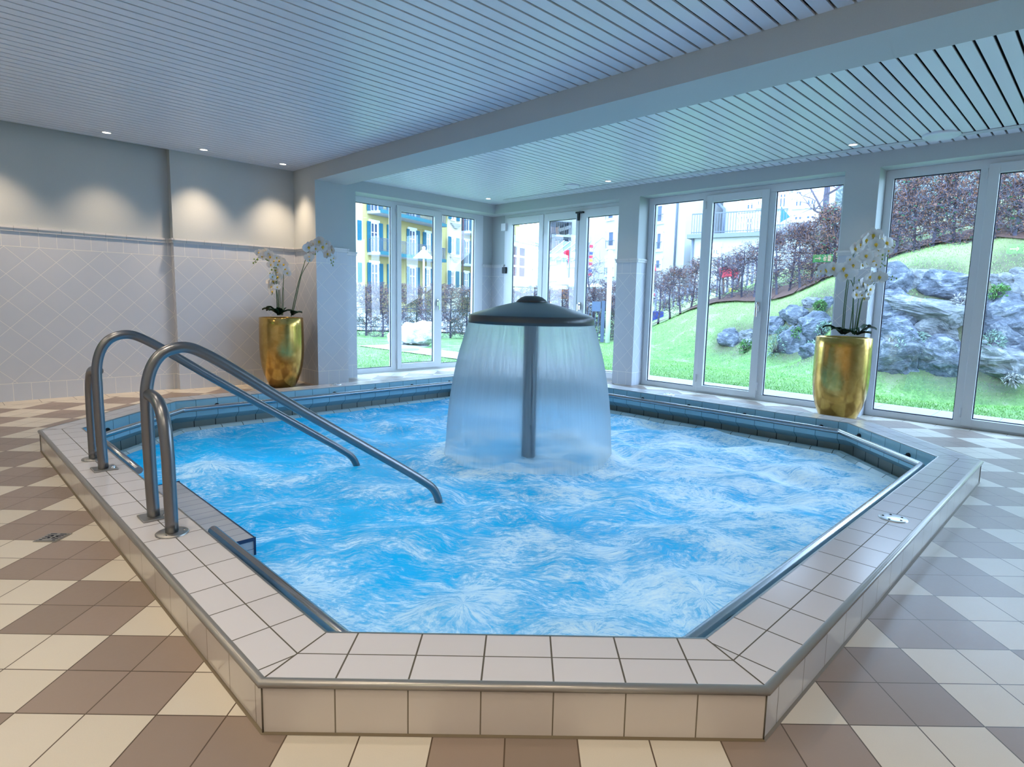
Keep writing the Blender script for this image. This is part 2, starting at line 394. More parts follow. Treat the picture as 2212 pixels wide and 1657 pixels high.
# dado mouldings
def dado(name, segs):
    b = MB()
    for (p0, p1, q0, q1) in segs:
        b.wbox(p0, p1, q0, q1, 8.97, 9.17); 
        e = .05
        b.wbox(p0-(e if p0 != p1 else 0), p1+e, q0-e, q1+e, 9.13, 9.24)
    o = b.build(name, M['trimtile'], weld=False, bevel=.006); return struct(o)
M['trimtile'] = tile_uv('dado_tile', (.72, .73, .76), (.42, .43, .47), .012, .0, .2, .02)
dado('trim_1', [(PB, 8.30, QL2, QL2+.07), (8.30, P1-.0, QL, QL+.07), (8.23, 8.30, QL2, QL+.07), (P1-.07, P1, QL, QP+.07), (P1-.07, P2+.07, QP, QP+.07), (P2, P2+.07, QR, QP), (P2, 20.0, QR, QR+.07), (33.75, PRR, QRR, QRR+.07), (PRR-.07, PRR, QRR, -32.65)])
dado('trim_2', [(PR-.07, PR, q0-.05, q1+.05) for q0, q1 in WR[:3]]+[(PR, PRR, q1, q1+.07) for q0, q1 in WR[:3]])

# outside face of the house, roof slab and eaves so daylight only comes through the windows
b = MB(); b.wbox(PB-.5, 39, -38.5, QN+.5, HC+.6, HC+1.6); struct(b.build('roof_slab', 'paint', weld=False))

# ---------------------------------------------------------------- windows
def window(name, axis, plane, a0, a1, leaves, ztop=HL-.0, zf=(.35, 13.13), handle=None, hinge=None):
    """axis 'q': in the right wall, bars along q; axis 'p': in the left wall. leaves: (glass0, glass1, sash0, sash1, z0, z1)"""
    out = 1 if axis == 'q' else -1
    def bx(mb, u0, u1, d0, d1, z0, z1):      # d: depth towards outside, from the frame face
        if axis == 'q': mb.wbox(plane+d0, plane+d1, u0, u1, z0, z1)
        else: mb.wbox(u0, u1, plane-d1, plane-d0, z0, z1)
    root = struct(thing(name, None, None, W(plane, a0, 0) if axis == 'q' else W(a0, plane, 0)))
    f = MB(); bx(f, a0, a1, 0, .33, 0, zf[0]); bx(f, a0, a1, 0, .33, zf[1], ztop)
    xs = [a0]
    for l in leaves:
        if l[2] is None: bx(f, xs[-1], l[0], 0, .33, zf[0], zf[1]); xs.append(l[1])
        else: bx(f, xs[-1], l[2]+.12, 0, .33, zf[0], zf[1]); xs.append(l[3]-.12)
    bx(f, xs[-1], a1, 0, .33, zf[0], zf[1])
    f.build('window_frame', 'trimwhite', root, bevel=.003)
    for l in leaves:
        g0, g1, s0, s1 = l[:4]; z0, z1 = (zf if s0 is None else l[4:6])
        par = root
        if s0 is not None:
            m = MB(); sz0, sz1 = l[6:8]
            bx(m, s0, g0, -.1, .24, sz0, sz1); bx(m, g1, s1, -.1, .24, sz0, sz1); bx(m, g0, g1, -.1, .24, sz0, z0); bx(m, g0, g1, -.1, .24, z1, sz1)
            par = m.build('sash', 'trimwhite', root, bevel=.004)
        m = MB(); bx(m, g0-.04, g1+.04, .15, .16, z0-.04, z1+.04); m.build('pane', 'glass', par)
        m = MB(); w = .045                       # dark rubber gasket
        bx(m, g0-.0, g0+w, .11, .17, z0, z1); bx(m, g1-w, g1, .11, .17, z0, z1); bx(m, g0, g1, .11, .17, z0, z0+w); bx(m, g0, g1, .11, .17, z1-w, z1)
        m.build('gasket', M['gasket'], par)
    if handle:
        u, z = handle; m = MB(); bx(m, u-.09, u+.09, -.17, -.1, z-.3, z+.3); bx(m, u-.06, u+.06, -.35, -.17, z+.05, z+.17); bx(m, u-.06, u+.06, -.42, -.32, z-.65, z+.17)
        m.build('handle', 'chrome', root, bevel=.003)
    for (u, z) in (hinge or []):
        m = MB(); c = (W(plane-.14, u, z) if axis == 'q' else W(u, plane+.14, z)); m.tube([c-Vector((0, 0, .05)), c+Vector((0, 0, .05))], .009, 10); m.build('hinge', 'trimwhite', root)
    return root
M['gasket'] = mat('gasket', (.02, .02, .05), .6)
# window 1, left wall beyond the pier
pp = lambda u, v: on_q(u, v, QRR)[0]
g1r, sl, g2l, g2r, sr, g3l, g3r = pp(846, 790), pp(857, 800), pp(866, 780), pp(936, 780), pp(949, 790), pp(953, 770), pp(1026, 500)
window('window_1', 'p', QRR, 19.9, 33.75, [(20.5, g1r, None, None), (g2l, g2r, sl, sr, .6, 12.9, .13, 13.35), (g3l, g3r, None, None)], zf=(.38, 13.15), handle=((g2r+sr)/2, 5.7), hinge=[(sl-.02, 1.0), (sl-.02, 12.9)])
# window 2, folding doors right of the corner
window('window_2', 'q', PRR, -32.65, -19.143, [(-31.65, -28.30, -32.35, -27.80, .62, 12.72, .15, 13.3), (-27.25, -24.15, -27.72, -23.88, .62, 12.72, .15, 13.3), (-23.08, -19.9, -23.80, -19.45, .62, 12.72, .15, 13.3)], zf=(.12, 13.35), handle=(-23.5, 5.7), hinge=[(-23.84, 1.1), (-27.76, 11.9)])
window('window_3', 'q', PRR, -17.36, -3.80, [(-16.91, -13.06, None, None), (-12.31, -8.95, -12.74, -8.48, .51, 12.85, .12, 13.32), (-8.10, -4.24, None, None)], handle=(-8.72, 6.0), hinge=[(-12.78, 1.0), (-12.78, 12.7), (-8.42, .9)])
window('window_4', 'q', PRR, -2.072, 11.50, [(-1.68, 2.16, None, None), (2.95, 6.30, 2.50, 6.75, .51, 12.85, .12, 13.32), (7.15, 11.05, None, None)], handle=(6.52, 6.0), hinge=[(2.46, .8), (2.46, 12.85)])
window('window_5', 'q', PRR, 13.25, 26.6, [(13.7, 17.6, None, None), (18.2, 21.6, 17.75, 22.05, .51, 12.85, .12, 13.32), (22.4, 26.1, None, None)])
# door closer and lock on the folding doors
o = thing('door_closer', 'small dark door closer clamped at the top joint of the folding doors', 'door hardware', W(PRR-.3, -23.84, 12.9))
m = MB(); m.wbox(PRR-.24, PRR-.1, -23.96, -23.78, 12.5, 13.05); m.build('body', 'blackmetal', o); m = MB(); m.wbox(PRR-.30, PRR-.1, -24.1, -23.35, 13.05, 13.17); m.build('arm', 'blackmetal', o)
m = MB(); c = on_p(1093, 584, PRR); m.wbox(PRR-.25, PRR-.0, c[0]-.28, c[0]+.22, c[1]-.28, c[1]+.28); tag(m.build('lock_box', 'blackmetal', bevel=.004), 'small dark lock box on the left jamb of the folding doors', 'lock')
m = MB(); c = on_p(1092, 492, PRR); m.wbox(PRR-.3, PRR-.0, c[0]-.28, c[0]+.3, c[1]-.3, c[1]+.35); tag(m.build('door_sensor', 'trimwhite', bevel=.004), 'small white sensor box high on the left jamb of the folding doors', 'sensor')

# sampling aids: light portals in the openings (they give no light of their own)
for (axis, pl, a0, a1) in (('p', QRR-.6, 19.9, 33.7), ('q', PRR+.6, -32.6, -19.2), ('q', PRR+.6, -17.3, -3.8), ('q', PRR+.6, -2.0, 11.4), ('q', PRR+.6, 13.3, 26.5)):
    ld = bpy.data.lights.new('portal', 'AREA'); ld.shape = 'RECTANGLE'; ld.size = (a1-a0)*S; ld.size_y = 13.4*S; ld.cycles.is_portal = True
    lo = bpy.data.objects.new('window_portal', ld); COL.objects.link(lo)
    cpt = W(pl, (a0+a1)/2, 6.8) if axis == 'q' else W((a0+a1)/2, pl, 6.8)
    inw = (W(-1, 0, 0) if axis == 'q' else W(0, 1, 0)).normalized()
    lo.location = cpt; lo.rotation_euler = inw.to_track_quat('-Z', 'Z').to_euler()

# ================================================================ downlights
def downlight(p, q, power, label, angle=75, blend=.9, col=(1.0, .72, .42), tilt=None, z=HC):
    o = thing('downlight', label, 'ceiling light', W(p, q, z), 'recessed downlights in the slatted ceiling')
    m = MB(); m.lathe([(.052, .004), (.052, -.004), (.040, -.006), (.038, .0), (.038, .012)], W(p, q, z), 28); m.build('bezel', 'trimwhite', o)
    m = MB(); m.disc(.0385, -.002, W(p, q, z), 24); m.build('lamp', 'lampglow', o)
    ld = bpy.data.lights.new('downlight_lamp', 'SPOT'); ld.energy = power; ld.color = col; ld.spot_size = math.radians(angle); ld.spot_blend = blend; ld.shadow_soft_size = .05
    lo = bpy.data.objects.new('downlight_beam', ld); COL.objects.link(lo); lo.parent = o; lo.location = (0, 0, -.03)
    if tilt: lo.rotation_euler = Vector((W(*tilt)-W(0, 0, 0))).to_track_quat('-Z', 'Y').to_euler()
    return o
WARM = 74.0; UW_POWER = 9.0
for i, (p, q) in enumerate([(.2, -31.9), (4.92, -31.85), (9.65, -31.73), (14.34, -31.72)]):
    downlight(p, q, WARM*(1, .8, 1.15, 1.15)[i], ['recessed downlight at the left end of the row, outside the picture edge', 'recessed downlight above the left part of the tiled wall, nearest the picture edge', 'recessed downlight just right of the pilaster on the left wall', 'recessed downlight in the left wall corner above the golden planter'][i], 84, 1.0, (1, .74, .49), (0, -.05, -1))
for (p, q), lb in zip([(31.1, -30.7), (31.24, -18.4), (31.27, -2.8)], ['recessed downlight in the far corner above the folding doors', 'recessed downlight in front of the pier left of the middle window', 'recessed downlight above the golden planter between the right windows']):
    downlight(p, q, 10, lb, 80)
k = 0
for p in (-1.0, -7.5, -13.5):  # unseen grid of downlights, added as general fill for the room
    for q in (-24, -14, -4, 6, 16, 24):
        k += 1; downlight(p, q, 46 if q > -10 else 26, 'added unseen fill downlight in the ceiling behind the camera, number %d from the left wall' % k, 130, .6, (1, .84, .66))

# round ceiling vents and the slot grille
def vent(p, q, r, label):
    o = thing('ceiling_vent', label, 'vent', W(p, q, HC)); c = W(p, q, HC)
    m = MB(); m.lathe([(r*.98, 0), (r, -.012), (r*.86, -.026), (r*.80, -.014), (r*.62, -.03), (r*.55, -.02), (.001, -.034)], c, 40); m.build('diffuser', 'slat', o)
vent(31.9, .9, .16, 'round white ceiling vent by the slot grille above the right window'); vent(30.9, -21.4, .12, 'small round ceiling vent above the folding doors')
o = thing('slot_grille', 'long grey slot grille set across the ceiling slats along the windows', 'ventilation grille', W(32.4, -30, HC))
m = MB()
for k in range(4): m.wbox(32.16+k*.125, 32.22+k*.125, -30.0, QN-.1, HC-.05, HC-.012)
m.build('bars', 'slat', o); m = MB(); m.wbox(32.15, 32.62, -30.0, QN-.1, HC-.012, HC-.006); m.build('slot', 'dark', o)

# ================================================================ pool basin
H = .79238; HW = 1.21636
pool = thing('whirlpool', 'octagonal raised whirlpool with white tiled coping in the middle of the room', 'pool', T(2.7, 17.2, 0))
b = MB(); ring(b, 0.02, 0, 0.02, H-.09, 0.001, .999); b.build('riser', 'riser', pool, weld=False)
b = MB(); ring(b, .06, H, HW, H, .0, 2.0); cop = b.build('coping', 'coping', pool, weld=False)
M['grout'] = mat('grout', (.10, .085, .06), .8); A_, B_ = octo(.07), octo(HW-.02); C_ = octo(.015)
for i in range(8):
    d_ = (B_[i]-A_[i])/np.linalg.norm(B_[i]-A_[i]); n_ = np.array([-d_[1], d_[0]])*.014; b = MB()
    b.face([T(*(A_[i]-n_), H+.0015), T(*(A_[i]+n_), H+.0015), T(*(B_[i]+n_), H+.0015), T(*(B_[i]-n_), H+.0015)]); b.build('mitre_joint', 'grout', pool, weld=False)
    b = MB(); b.tube([T(*C_[i], .0), T(*C_[i], H-.09)], .0022, 6); b.build('corner_joint', 'grout', pool)
b = MB(); ring(b, -.02, .003, .022, .022); b.build('base_seal', mat('base_sealant', (.16, .12, .07), .6), pool)
b = MB(); pr = [(0.02, H-.095), (-.035, H-.09), (-.045, H-.05), (-.035, H-.015), (0.0, H+.006), (.06, H+.004), (.075, H)]
for (d0, z0), (d1, z1) in zip(pr, pr[1:]): ring(b, d0, z0, d1, z1, smooth=True)
b.build('edge_trim', 'edge', pool)
b = MB(); ring(b, HW-.02, H+.004, HW+.02, H+.002); ring(b, HW+.02, H+.002, HW+.02, H-.04); b.build('inner_edge_trim', M['navyedge'] if 'navyedge' in M else 'steel2', pool)
b = MB(); ring(b, HW, H-.03, HW, -.05, 0.001, .999); ring(b, HW, -.05, HW-.42, -.36, 0.001, .999); b.build('basin_wall', 'inner', pool, weld=False)
b = MB(); ring(b, HW-.42, -.36, HW-.42, -1.0, 0.001, .999); ring(b, HW-.42, -1.0, HW+.12, -1.0, 0.001, .999); b.build('gutter', 'gutter', pool, weld=False)
b = MB(); rr = [(HW+.10, -1.0), (HW+.10, -.62), (HW+.16, -.545), (HW+.30, -.52), (HW+.46, -.545), (HW+.60, -.66), (HW+.66, -.85), (HW+.66, -5.5)]
for k, ((d0, z0), (d1, z1)) in enumerate(zip(rr, rr[1:])): ring(b, d0, z0, d1, z1, .001, .999, smooth=True)
b.build('overflow_rim', 'rim', pool, weld=False)
b = MB(); oi = octo(HW+.66); b.face([T(*v, -5.5) for v in oi]); b.build('pool_floor', 'inner', pool)
# entry steps
def step(mb, p0, p1, q0, q1, z0, z1):
    mb.wbox(p0, p1, q0, q1, z0, z1)
stp = thing('entry_step', 'tiled entry step with navy nosing between the two handrails', 'step', W(HW, -10.6, 0))
def steptop(p0, p1, q0, q1, z, name_par):
    b = MB(); n = 14; dq = (q1-q0)/n
    b.face([W(p0, q0, z), W(p0, q1, z), W(p1, q1, z), W(p1, q0, z)], [(0, .5), (n, .5), (n, 2), (0, 2)])
    return b
b = steptop(HW+.02, 2.715, -13.62, -7.36, -.15, None); b.build('tread', 'steptile', stp, weld=False)
b = MB(); zz = [-.15, -.45, -.8, -3]
for z1, z0 in zip(zz, zz[1:]):
    b.face([W(HW, -7.36, z0), W(2.74, -7.36, z0), W(2.74, -7.36, z1), W(HW, -7.36, z1)], [(0, 0), (1.5, 0), (1.5, 1), (0, 1)])
    b.face([W(HW, -13.62, z0), W(2.74, -13.62, z0), W(2.74, -13.62, z1), W(HW, -13.62, z1)], [(0, 0), (1.5, 0), (1.5, 1), (0, 1)])
    b.face([W(2.74, -13.62, z0), W(2.74, -7.36, z0), W(2.74, -7.36, z1), W(2.74, -13.62, z1)], [(0, 0), (14, 0), (14, 1), (0, 1)])
b.build('step_riser', 'steptile', stp, weld=False)
b = MB(); b.wbox(2.60, 2.745, -13.6, -7.38, -.22, -.152); b.wbox(2.715, 2.75, -13.65, -7.33, -.22, -.145); b.wbox(HW, 2.75, -7.37, -7.33, -.24, -.145); b.wbox(HW, 2.75, -13.65, -13.60, -.24, -.145); b.wbox(2.70, 2.755, -7.38, -7.33, -1.2, -.15)
b.build('nosing', 'navy', stp, bevel=.003)

# ---------------------------------------------------------------- handrails at the entry
NP_ = [(.63, .8), (.61, 2.0), (.61, 3.3), (.63, 3.85), (.74, 4.28), (.93, 4.57), (1.2, 4.71), (1.52, 4.72), (1.9, 4.54), (2.5, 4.14), (3.6, 3.34), (4.86, 2.46), (6.3, 1.47), (7.6, .57), (8.25, .10), (8.62, -.22), (8.82, -.6), (8.86, -1.0), (8.86, -2.2)]
def handrail(qm, qs, label):
    root = thing('handrail', label, 'handrail', W(.65, qm, H), 'pair of steel handrails at the pool entry')
    m = MB(); m.tube([W(p, qm, z) for p, z in spline(NP_, 5)], .0262, 16); m.build('main_tube', 'steel', root)
    sg = 1 if qs > qm else -1
    sd = [(qs, .8), (qs-.02*sg, 2.2), (qs-.08*sg, 2.9), (qs-.26*sg, 3.36), (qs-.55*sg, 3.60), (qm+.45*sg, 3.68), (qm, 3.70)]
    m = MB(); m.tube([W(.65, q, z) for q, z in spline(sd, 5)], .0262, 16); m.build('side_tube', 'steel', root)
    m = MB(); m.wbox(.65-.30, .65+.30, qm-.30, qm+.30, H, H+.045); m.build('base_plate', 'steel2', root, bevel=.004).data.name
    c = W(.65, qs, H); m = MB(); m.lathe([(.001, .009), (.060, .009), (.064, .006), (.064, 0)], c, 36); m.build('round_flange', 'steel2', root)
    m = MB(); c = W(.65+.17, qm+.22, H+.045); m.lathe([(.001, .018), (.008, .016), (.012, .008), (.012, 0)], c, 14); m.build('bolt', 'chrome', root)
    for k in range(3):
        a = k*2.1+.5; m = MB(); c2 = W(.65, qs, H)+Vector((.048*math.cos(a), .048*math.sin(a), .009)); m.lathe([(.001, .0025), (.006, .002), (.007, 0)], c2, 10); m.build('screw', 'steel2', root)
handrail(-7.76, -6.42, 'steel pool handrail nearer the camera, ending at the right in the water')
handrail(-13.04, -14.50, 'steel pool handrail farther back, behind the nearer one')

# ---------------------------------------------------------------- grab rail along the inner wall
rv = octo(HW+.45); zr = .40
def e7(q): return W(HW+.45, q, zr)
def railpath(points, label, brk, low=()):
    root = thing('grab_rail', label, 'grab rail', points[0])
    m = MB(); m.tube(points, .024, 14); m.build('tube', 'steelbright', root)
    for bi, (c, n) in enumerate(brk):
        k = MB(); c = Vector(c); n = Vector(n).normalized(); dn = .45 if bi in low else 0; n = n-Vector((0, 0, dn)); k.tube([c, c+Vector((0, 0, .024))*0+n*.088], .008, 10); k.build('bracket', 'blackmetal', root)
        k = MB(); k.tube([c+n*.078, c+n*.09], .022, 16); k.build('wall_flange', 'blackmetal', root)
def sharp(pts):
    out = []
    for i, p in enumerate(pts):
        if 0 < i < len(pts)-1:
            a = (pts[i-1]-p).normalized()*.02; c = (pts[i+1]-p).normalized()*.02; out += [p+a, p+(a+c)*.25, p+c]
        else: out.append(p)
    return out
V = [T(*v, zr) for v in rv]
def along(i, f): return V[i].lerp(V[(i+1) % 8], f)
def outn(i):
    e = V[(i+1) % 8]-V[i]; return Vector((e.y, -e.x, 0)).normalized()
pts = sharp([e7(-13.787), V[7], V[6], V[5], V[4], V[3], V[2], V[1], V[0], e7(-7.04)])
br = [(along(i, f), outn(i)) for i, fs in ((5, (.02, .2, .36, .52, .7, .9)), (3, (.05, .25, .42, .58, .74, .93)), (2, (.25, .85)), (6, (.3, .8)), (1, (.1, .3, .5, .7, .9)), (4, (.5,)), (7, (.12,))) for f in fs]
low_ = [i_ for i_, i in enumerate([i for i, fs in ((5, range(6)), (3, range(6)), (2, range(2)), (6, range(2)), (1, range(5)), (4, range(1)), (7, range(1))) for f in fs]) if i in (1, 7)]
railpath(pts, 'long steel grab rail running round the inside wall of the pool', br, low_)

# ---------------------------------------------------------------- small fittings
def coverplate(p, q, label):
    root = thing('cover_plate', label, 'cover plate', W(p, q, H)); c = W(p, q, H)
    m = MB(); m.lathe([(.001, .005), (.060, .005), (.066, .003), (.067, 0)], c, 40); m.build('disc', 'coverplate', root)
    for k in range(5):
        a = k*1.2566; m = MB(); m.lathe([(.001, .0075), (.005, .007), (.006, .005)], c+Vector((.045*math.cos(a), .045*math.sin(a), 0)), 10); m.build('screw', 'blackmetal', root)
coverplate(13.957, 4.30, 'round white cover plate screwed on the right coping')
coverplate(14.23, -25.0, 'round cover plate on the coping in front of the left pier')
coverplate(27.5, -10.46, 'round cover plate on the far coping below the middle window')
root = thing('floor_drain', 'square steel floor drain grate in the checkered floor left of the pool', 'drain', T(-7.87, 6.5, 0))
m = MB(); m.box(-8.14, -7.6, 6.24, 6.78, 0.0, .012, T); m.build('frame', M['edge'], root)
m = MB(); m.box(-8.10, -7.64, 6.28, 6.74, .012, .022, T); m.build('grate', 'steel2', root)
m = MB()
for k in range(4):
    a = k*math.pi/2+.78; x, y = -7.87+.08*math.cos(a), 6.51+.08*math.sin(a); m.box(x-.03, x+.03, y-.03, y+.03, .022, .026, T)
for k in range(5):
    m.box(-8.06, -7.99+.02*k, 6.32+.09*k, 6.35+.09*k, .022, .025, T); m.box(-7.75-.02*k, -7.68, 6.32+.09*k, 6.35+.09*k, .022, .025, T)
m.build('slot', 'dark', root)

# ================================================================ fountain
FX, FY = 3.80, 18.20
foun = thing('mushroom_fountain', 'grey steel mushroom fountain standing in the middle of the pool', 'fountain', T(FX, FY, -.7))
fc = T(FX, FY, 0)
M['canopy'] = mat('wet_steel', (.08, .11, .14), .30, .75); M['canopy2'] = mat('canopy_band', (.10, .105, .11), .38, .6)
m = MB(); m.lathe([(.062, -.6), (.062, 5.1*S)], fc, 32); m.build('pole', 'canopy', foun)
R = 2.70*S
m = MB(); pr = [(.125, 5.98*S), (.16, 5.93*S), (.24, 5.83*S), (.33, 5.71*S), (.42, 5.58*S), (.49, 5.47*S), (R-.016, 5.40*S)]
m.lathe(pr, fc, 72); m.build('canopy', 'canopy', foun)
m = MB(); m.lathe([(R-.016, 5.40*S), (R-.004, 5.35*S), (R+.004, 5.07*S), (R-.012, 5.04*S), (R-.03, 5.10*S), (.2, 5.12*S), (.06, 5.12*S)], fc, 72); m.build('rim_band', 'canopy2', foun)
m = MB(); m.lathe([(.001, 6.23*S), (.055, 6.225*S), (.09, 6.17*S), (.120, 6.06*S), (.134, 5.97*S), (.125, 5.95*S)], fc, 48); m.build('nozzle_cap', 'canopy2', foun)

def curtain_mat():
    m = bpy.data.materials.new('falling_water'); m.use_nodes = True; m.node_tree.nodes.clear()
    o = nd(m, 'ShaderNodeOutputMaterial'); tr = nd(m, 'ShaderNodeBsdfTransparent'); df = nd(m, 'ShaderNodeBsdfDiffuse'); tl = nd(m, 'ShaderNodeBsdfTranslucent'); gl = nd(m, 'ShaderNodeBsdfGlossy')
    s = sep(m, uvn(m)); cb = nd(m, 'ShaderNodeCombineXYZ')
    an = mth(m, 'MULTIPLY', s[0], 6.28318); 
    lk(m, mth(m, 'MULTIPLY', mth(m, 'COSINE', an), 26.0), cb.inputs[0]); lk(m, mth(m, 'MULTIPLY', mth(m, 'SINE', an), 26.0), cb.inputs[1]); lk(m, mth(m, 'MULTIPLY', s[1], 1.6), cb.inputs[2])
    n1 = noise(m, cb.outputs[0], 1.3, 6, .75)
    v = s[1]
    fade = mth(m, 'SUBTRACT', 1.0, mth(m, 'POWER', mth(m, 'ADD', mth(m, 'MULTIPLY', v, 1.0), mth(m, 'MULTIPLY', mth(m, 'SUBTRACT', n1, .5), .35), True), 3.2), True)      # frays into spray at the bottom
    wht = mth(m, 'MULTIPLY', mth(m, 'SUBTRACT', mth(m, 'MULTIPLY', n1, 1.25), .22), fade, True)
    df.inputs[0].default_value = (.86, .94, .98, 1); tl.inputs[0].default_value = (.86, .94, .99, 1)
    a1 = nd(m, 'ShaderNodeMixShader'); a1.inputs[0].default_value = .62; lk(m, df.outputs[0], a1.inputs[1]); lk(m, tl.outputs[0], a1.inputs[2])
    rf = nd(m, 'ShaderNodeBsdfRefraction'); rf.inputs['Roughness'].default_value = .55; rf.inputs['IOR'].default_value = 1.12; rf.inputs[0].default_value = (.93, .97, 1.0, 1)
    a2 = nd(m, 'ShaderNodeMixShader'); lk(m, mth(m, 'MULTIPLY', .72, fade), a2.inputs[0]); lk(m, tr.outputs[0], a2.inputs[1]); lk(m, rf.outputs[0], a2.inputs[2])
    a3 = nd(m, 'ShaderNodeMixShader'); lk(m, wht, a3.inputs[0]); lk(m, a2.outputs[0], a3.inputs[1]); lk(m, a1.outputs[0], a3.inputs[2]); lk(m, a3.outputs[0], o.inputs[0])
    return m
M['curtain'] = curtain_mat()
cprof = [(2.70, 5.06), (2.80, 4.75), (2.93, 4.3), (3.07, 3.84), (3.22, 3.2), (3.37, 2.39), (3.46, 1.8), (3.52, 1.23), (3.57, .6), (3.60, 0.0), (3.64, -.4), (3.70, -.8)]
m = MB(); m.lathe([(r*S, z*S) for r, z in cprof], fc, 160, uv=True)
tag(m.build('water_curtain', 'curtain', nrm=True), 'bell of falling water hanging from the mushroom fountain rim to the pool', 'water', kind='stuff')

# ================================================================ pool water
JETS = [(430, 925, .30, .75), (455, 1015, .28, .8), (600, 1290, .30, .85), (700, 1370, .2, .5), (1520, 1300, .36, .9), (1280, 1400, .3, .6), (1000, 1330, .2, .3)]
JP = [(at_z(u, v, -.6)[0], at_z(u, v, -.6)[1], h_, r_) for u, v, h_, r_ in JETS]
def water_mesh():
    step = .085
    xs = np.arange(-12.9, 18.4, step); ys = np.arange(1.6, 34.2, step)
    X, Y = np.meshgrid(xs, ys); rng = np.random.default_rng(3)
    Z = np.zeros_like(X)
    for k in range(46):
        lam = rng.uniform(.7, 5.0); th = rng.uniform(0, 2*math.pi); ph = rng.uniform(0, 6.28)
        wx = X+.5*np.sin(Y*.7+k)+.3*np.sin(X*1.3+k*2); wy = Y+.5*np.sin(X*.6+k*1.7)
        Z += (lam/5.0)**.9*.030*np.sin((wx*math.cos(th)+wy*math.sin(th))*2*math.pi/lam+ph)
    jm = np.zeros_like(X); ja = np.zeros_like(X); best = np.full_like(X, 1e9)
    for (jx, jy, jh, jr) in JP:
        d = np.hypot(X-jx, Y-jy); g = np.exp(-(d/(1.1*jr+.4))**2); Z += jh*.75*g; jm = np.maximum(jm, np.exp(-(d/(1.5*jr+.5))**2)*1.0)
        a = np.arctan2(Y-jy, X-jx); sel = d < best; best = np.where(sel, d, best); ja = np.where(sel, a, ja)
    df = np.hypot(X-FX, Y-FY); Z += .10*np.exp(-((df-3.7)/.45)**2)+.06*np.sin(df*4)*np.exp(-(df-3.7)**2/6)
    fm = np.exp(-((df-3.7)/.8)**2)
    Z = Z*1.0-.68
    P = octo(HW+.50); n = len(P)
    ins = np.ones_like(X, bool)
    for i in range(8):
        a, c = P[i], P[(i+1) % 8]; ins &= ((c[0]-a[0])*(Y-a[1])-(c[1]-a[1])*(X-a[0]) > 0)
    dist = np.full_like(X, 1e9)
    for i in range(8):
        a, c = P[i], P[(i+1) % 8]; e = (c-a)/np.linalg.norm(c-a); dist = np.minimum(dist, (-(X-a[0])*e[1]+(Y-a[1])*e[0]))
    Z = np.where(dist < .6, -.66+(Z+.66)*np.clip(dist/.6, 0, 1), Z)
    idx = -np.ones(X.shape, int); idx[ins] = np.arange(ins.sum())
    V_ = np.stack([X[ins]*S, Y[ins]*S, Z[ins]*S], 1)
    a, b_, c, d = idx[:-1, :-1], idx[:-1, 1:], idx[1:, 1:], idx[1:, :-1]; ok = (a >= 0) & (b_ >= 0) & (c >= 0) & (d >= 0)
    F = np.stack([a[ok], b_[ok], c[ok], d[ok]], 1)
    # skirt quads to the exact outline are unnecessary: the rim overlaps the grid edge
    me = bpy.data.meshes.new('pool_water'); me.vertices.add(len(V_)); me.vertices.foreach_set('co', V_.ravel())
    me.loops.add(F.size); me.loops.foreach_set('vertex_index', F.ravel().astype(np.int32)); me.polygons.add(len(F))
    me.polygons.foreach_set('loop_start', (np.arange(len(F))*4).astype(np.int32)); me.polygons.foreach_set('loop_total', np.full(len(F), 4, np.int32))
    me.update(); me.polygons.foreach_set('use_smooth', np.ones(len(F), bool))
    at = me.attributes.new('jet', 'FLOAT_VECTOR', 'POINT')
    at.data.foreach_set('vector', np.stack([jm[ins], ja[ins], best[ins]], 1).astype(np.float32).ravel())
    at = me.attributes.new('ring', 'FLOAT', 'POINT'); at.data.foreach_set('value', fm[ins].astype(np.float32))
    return me
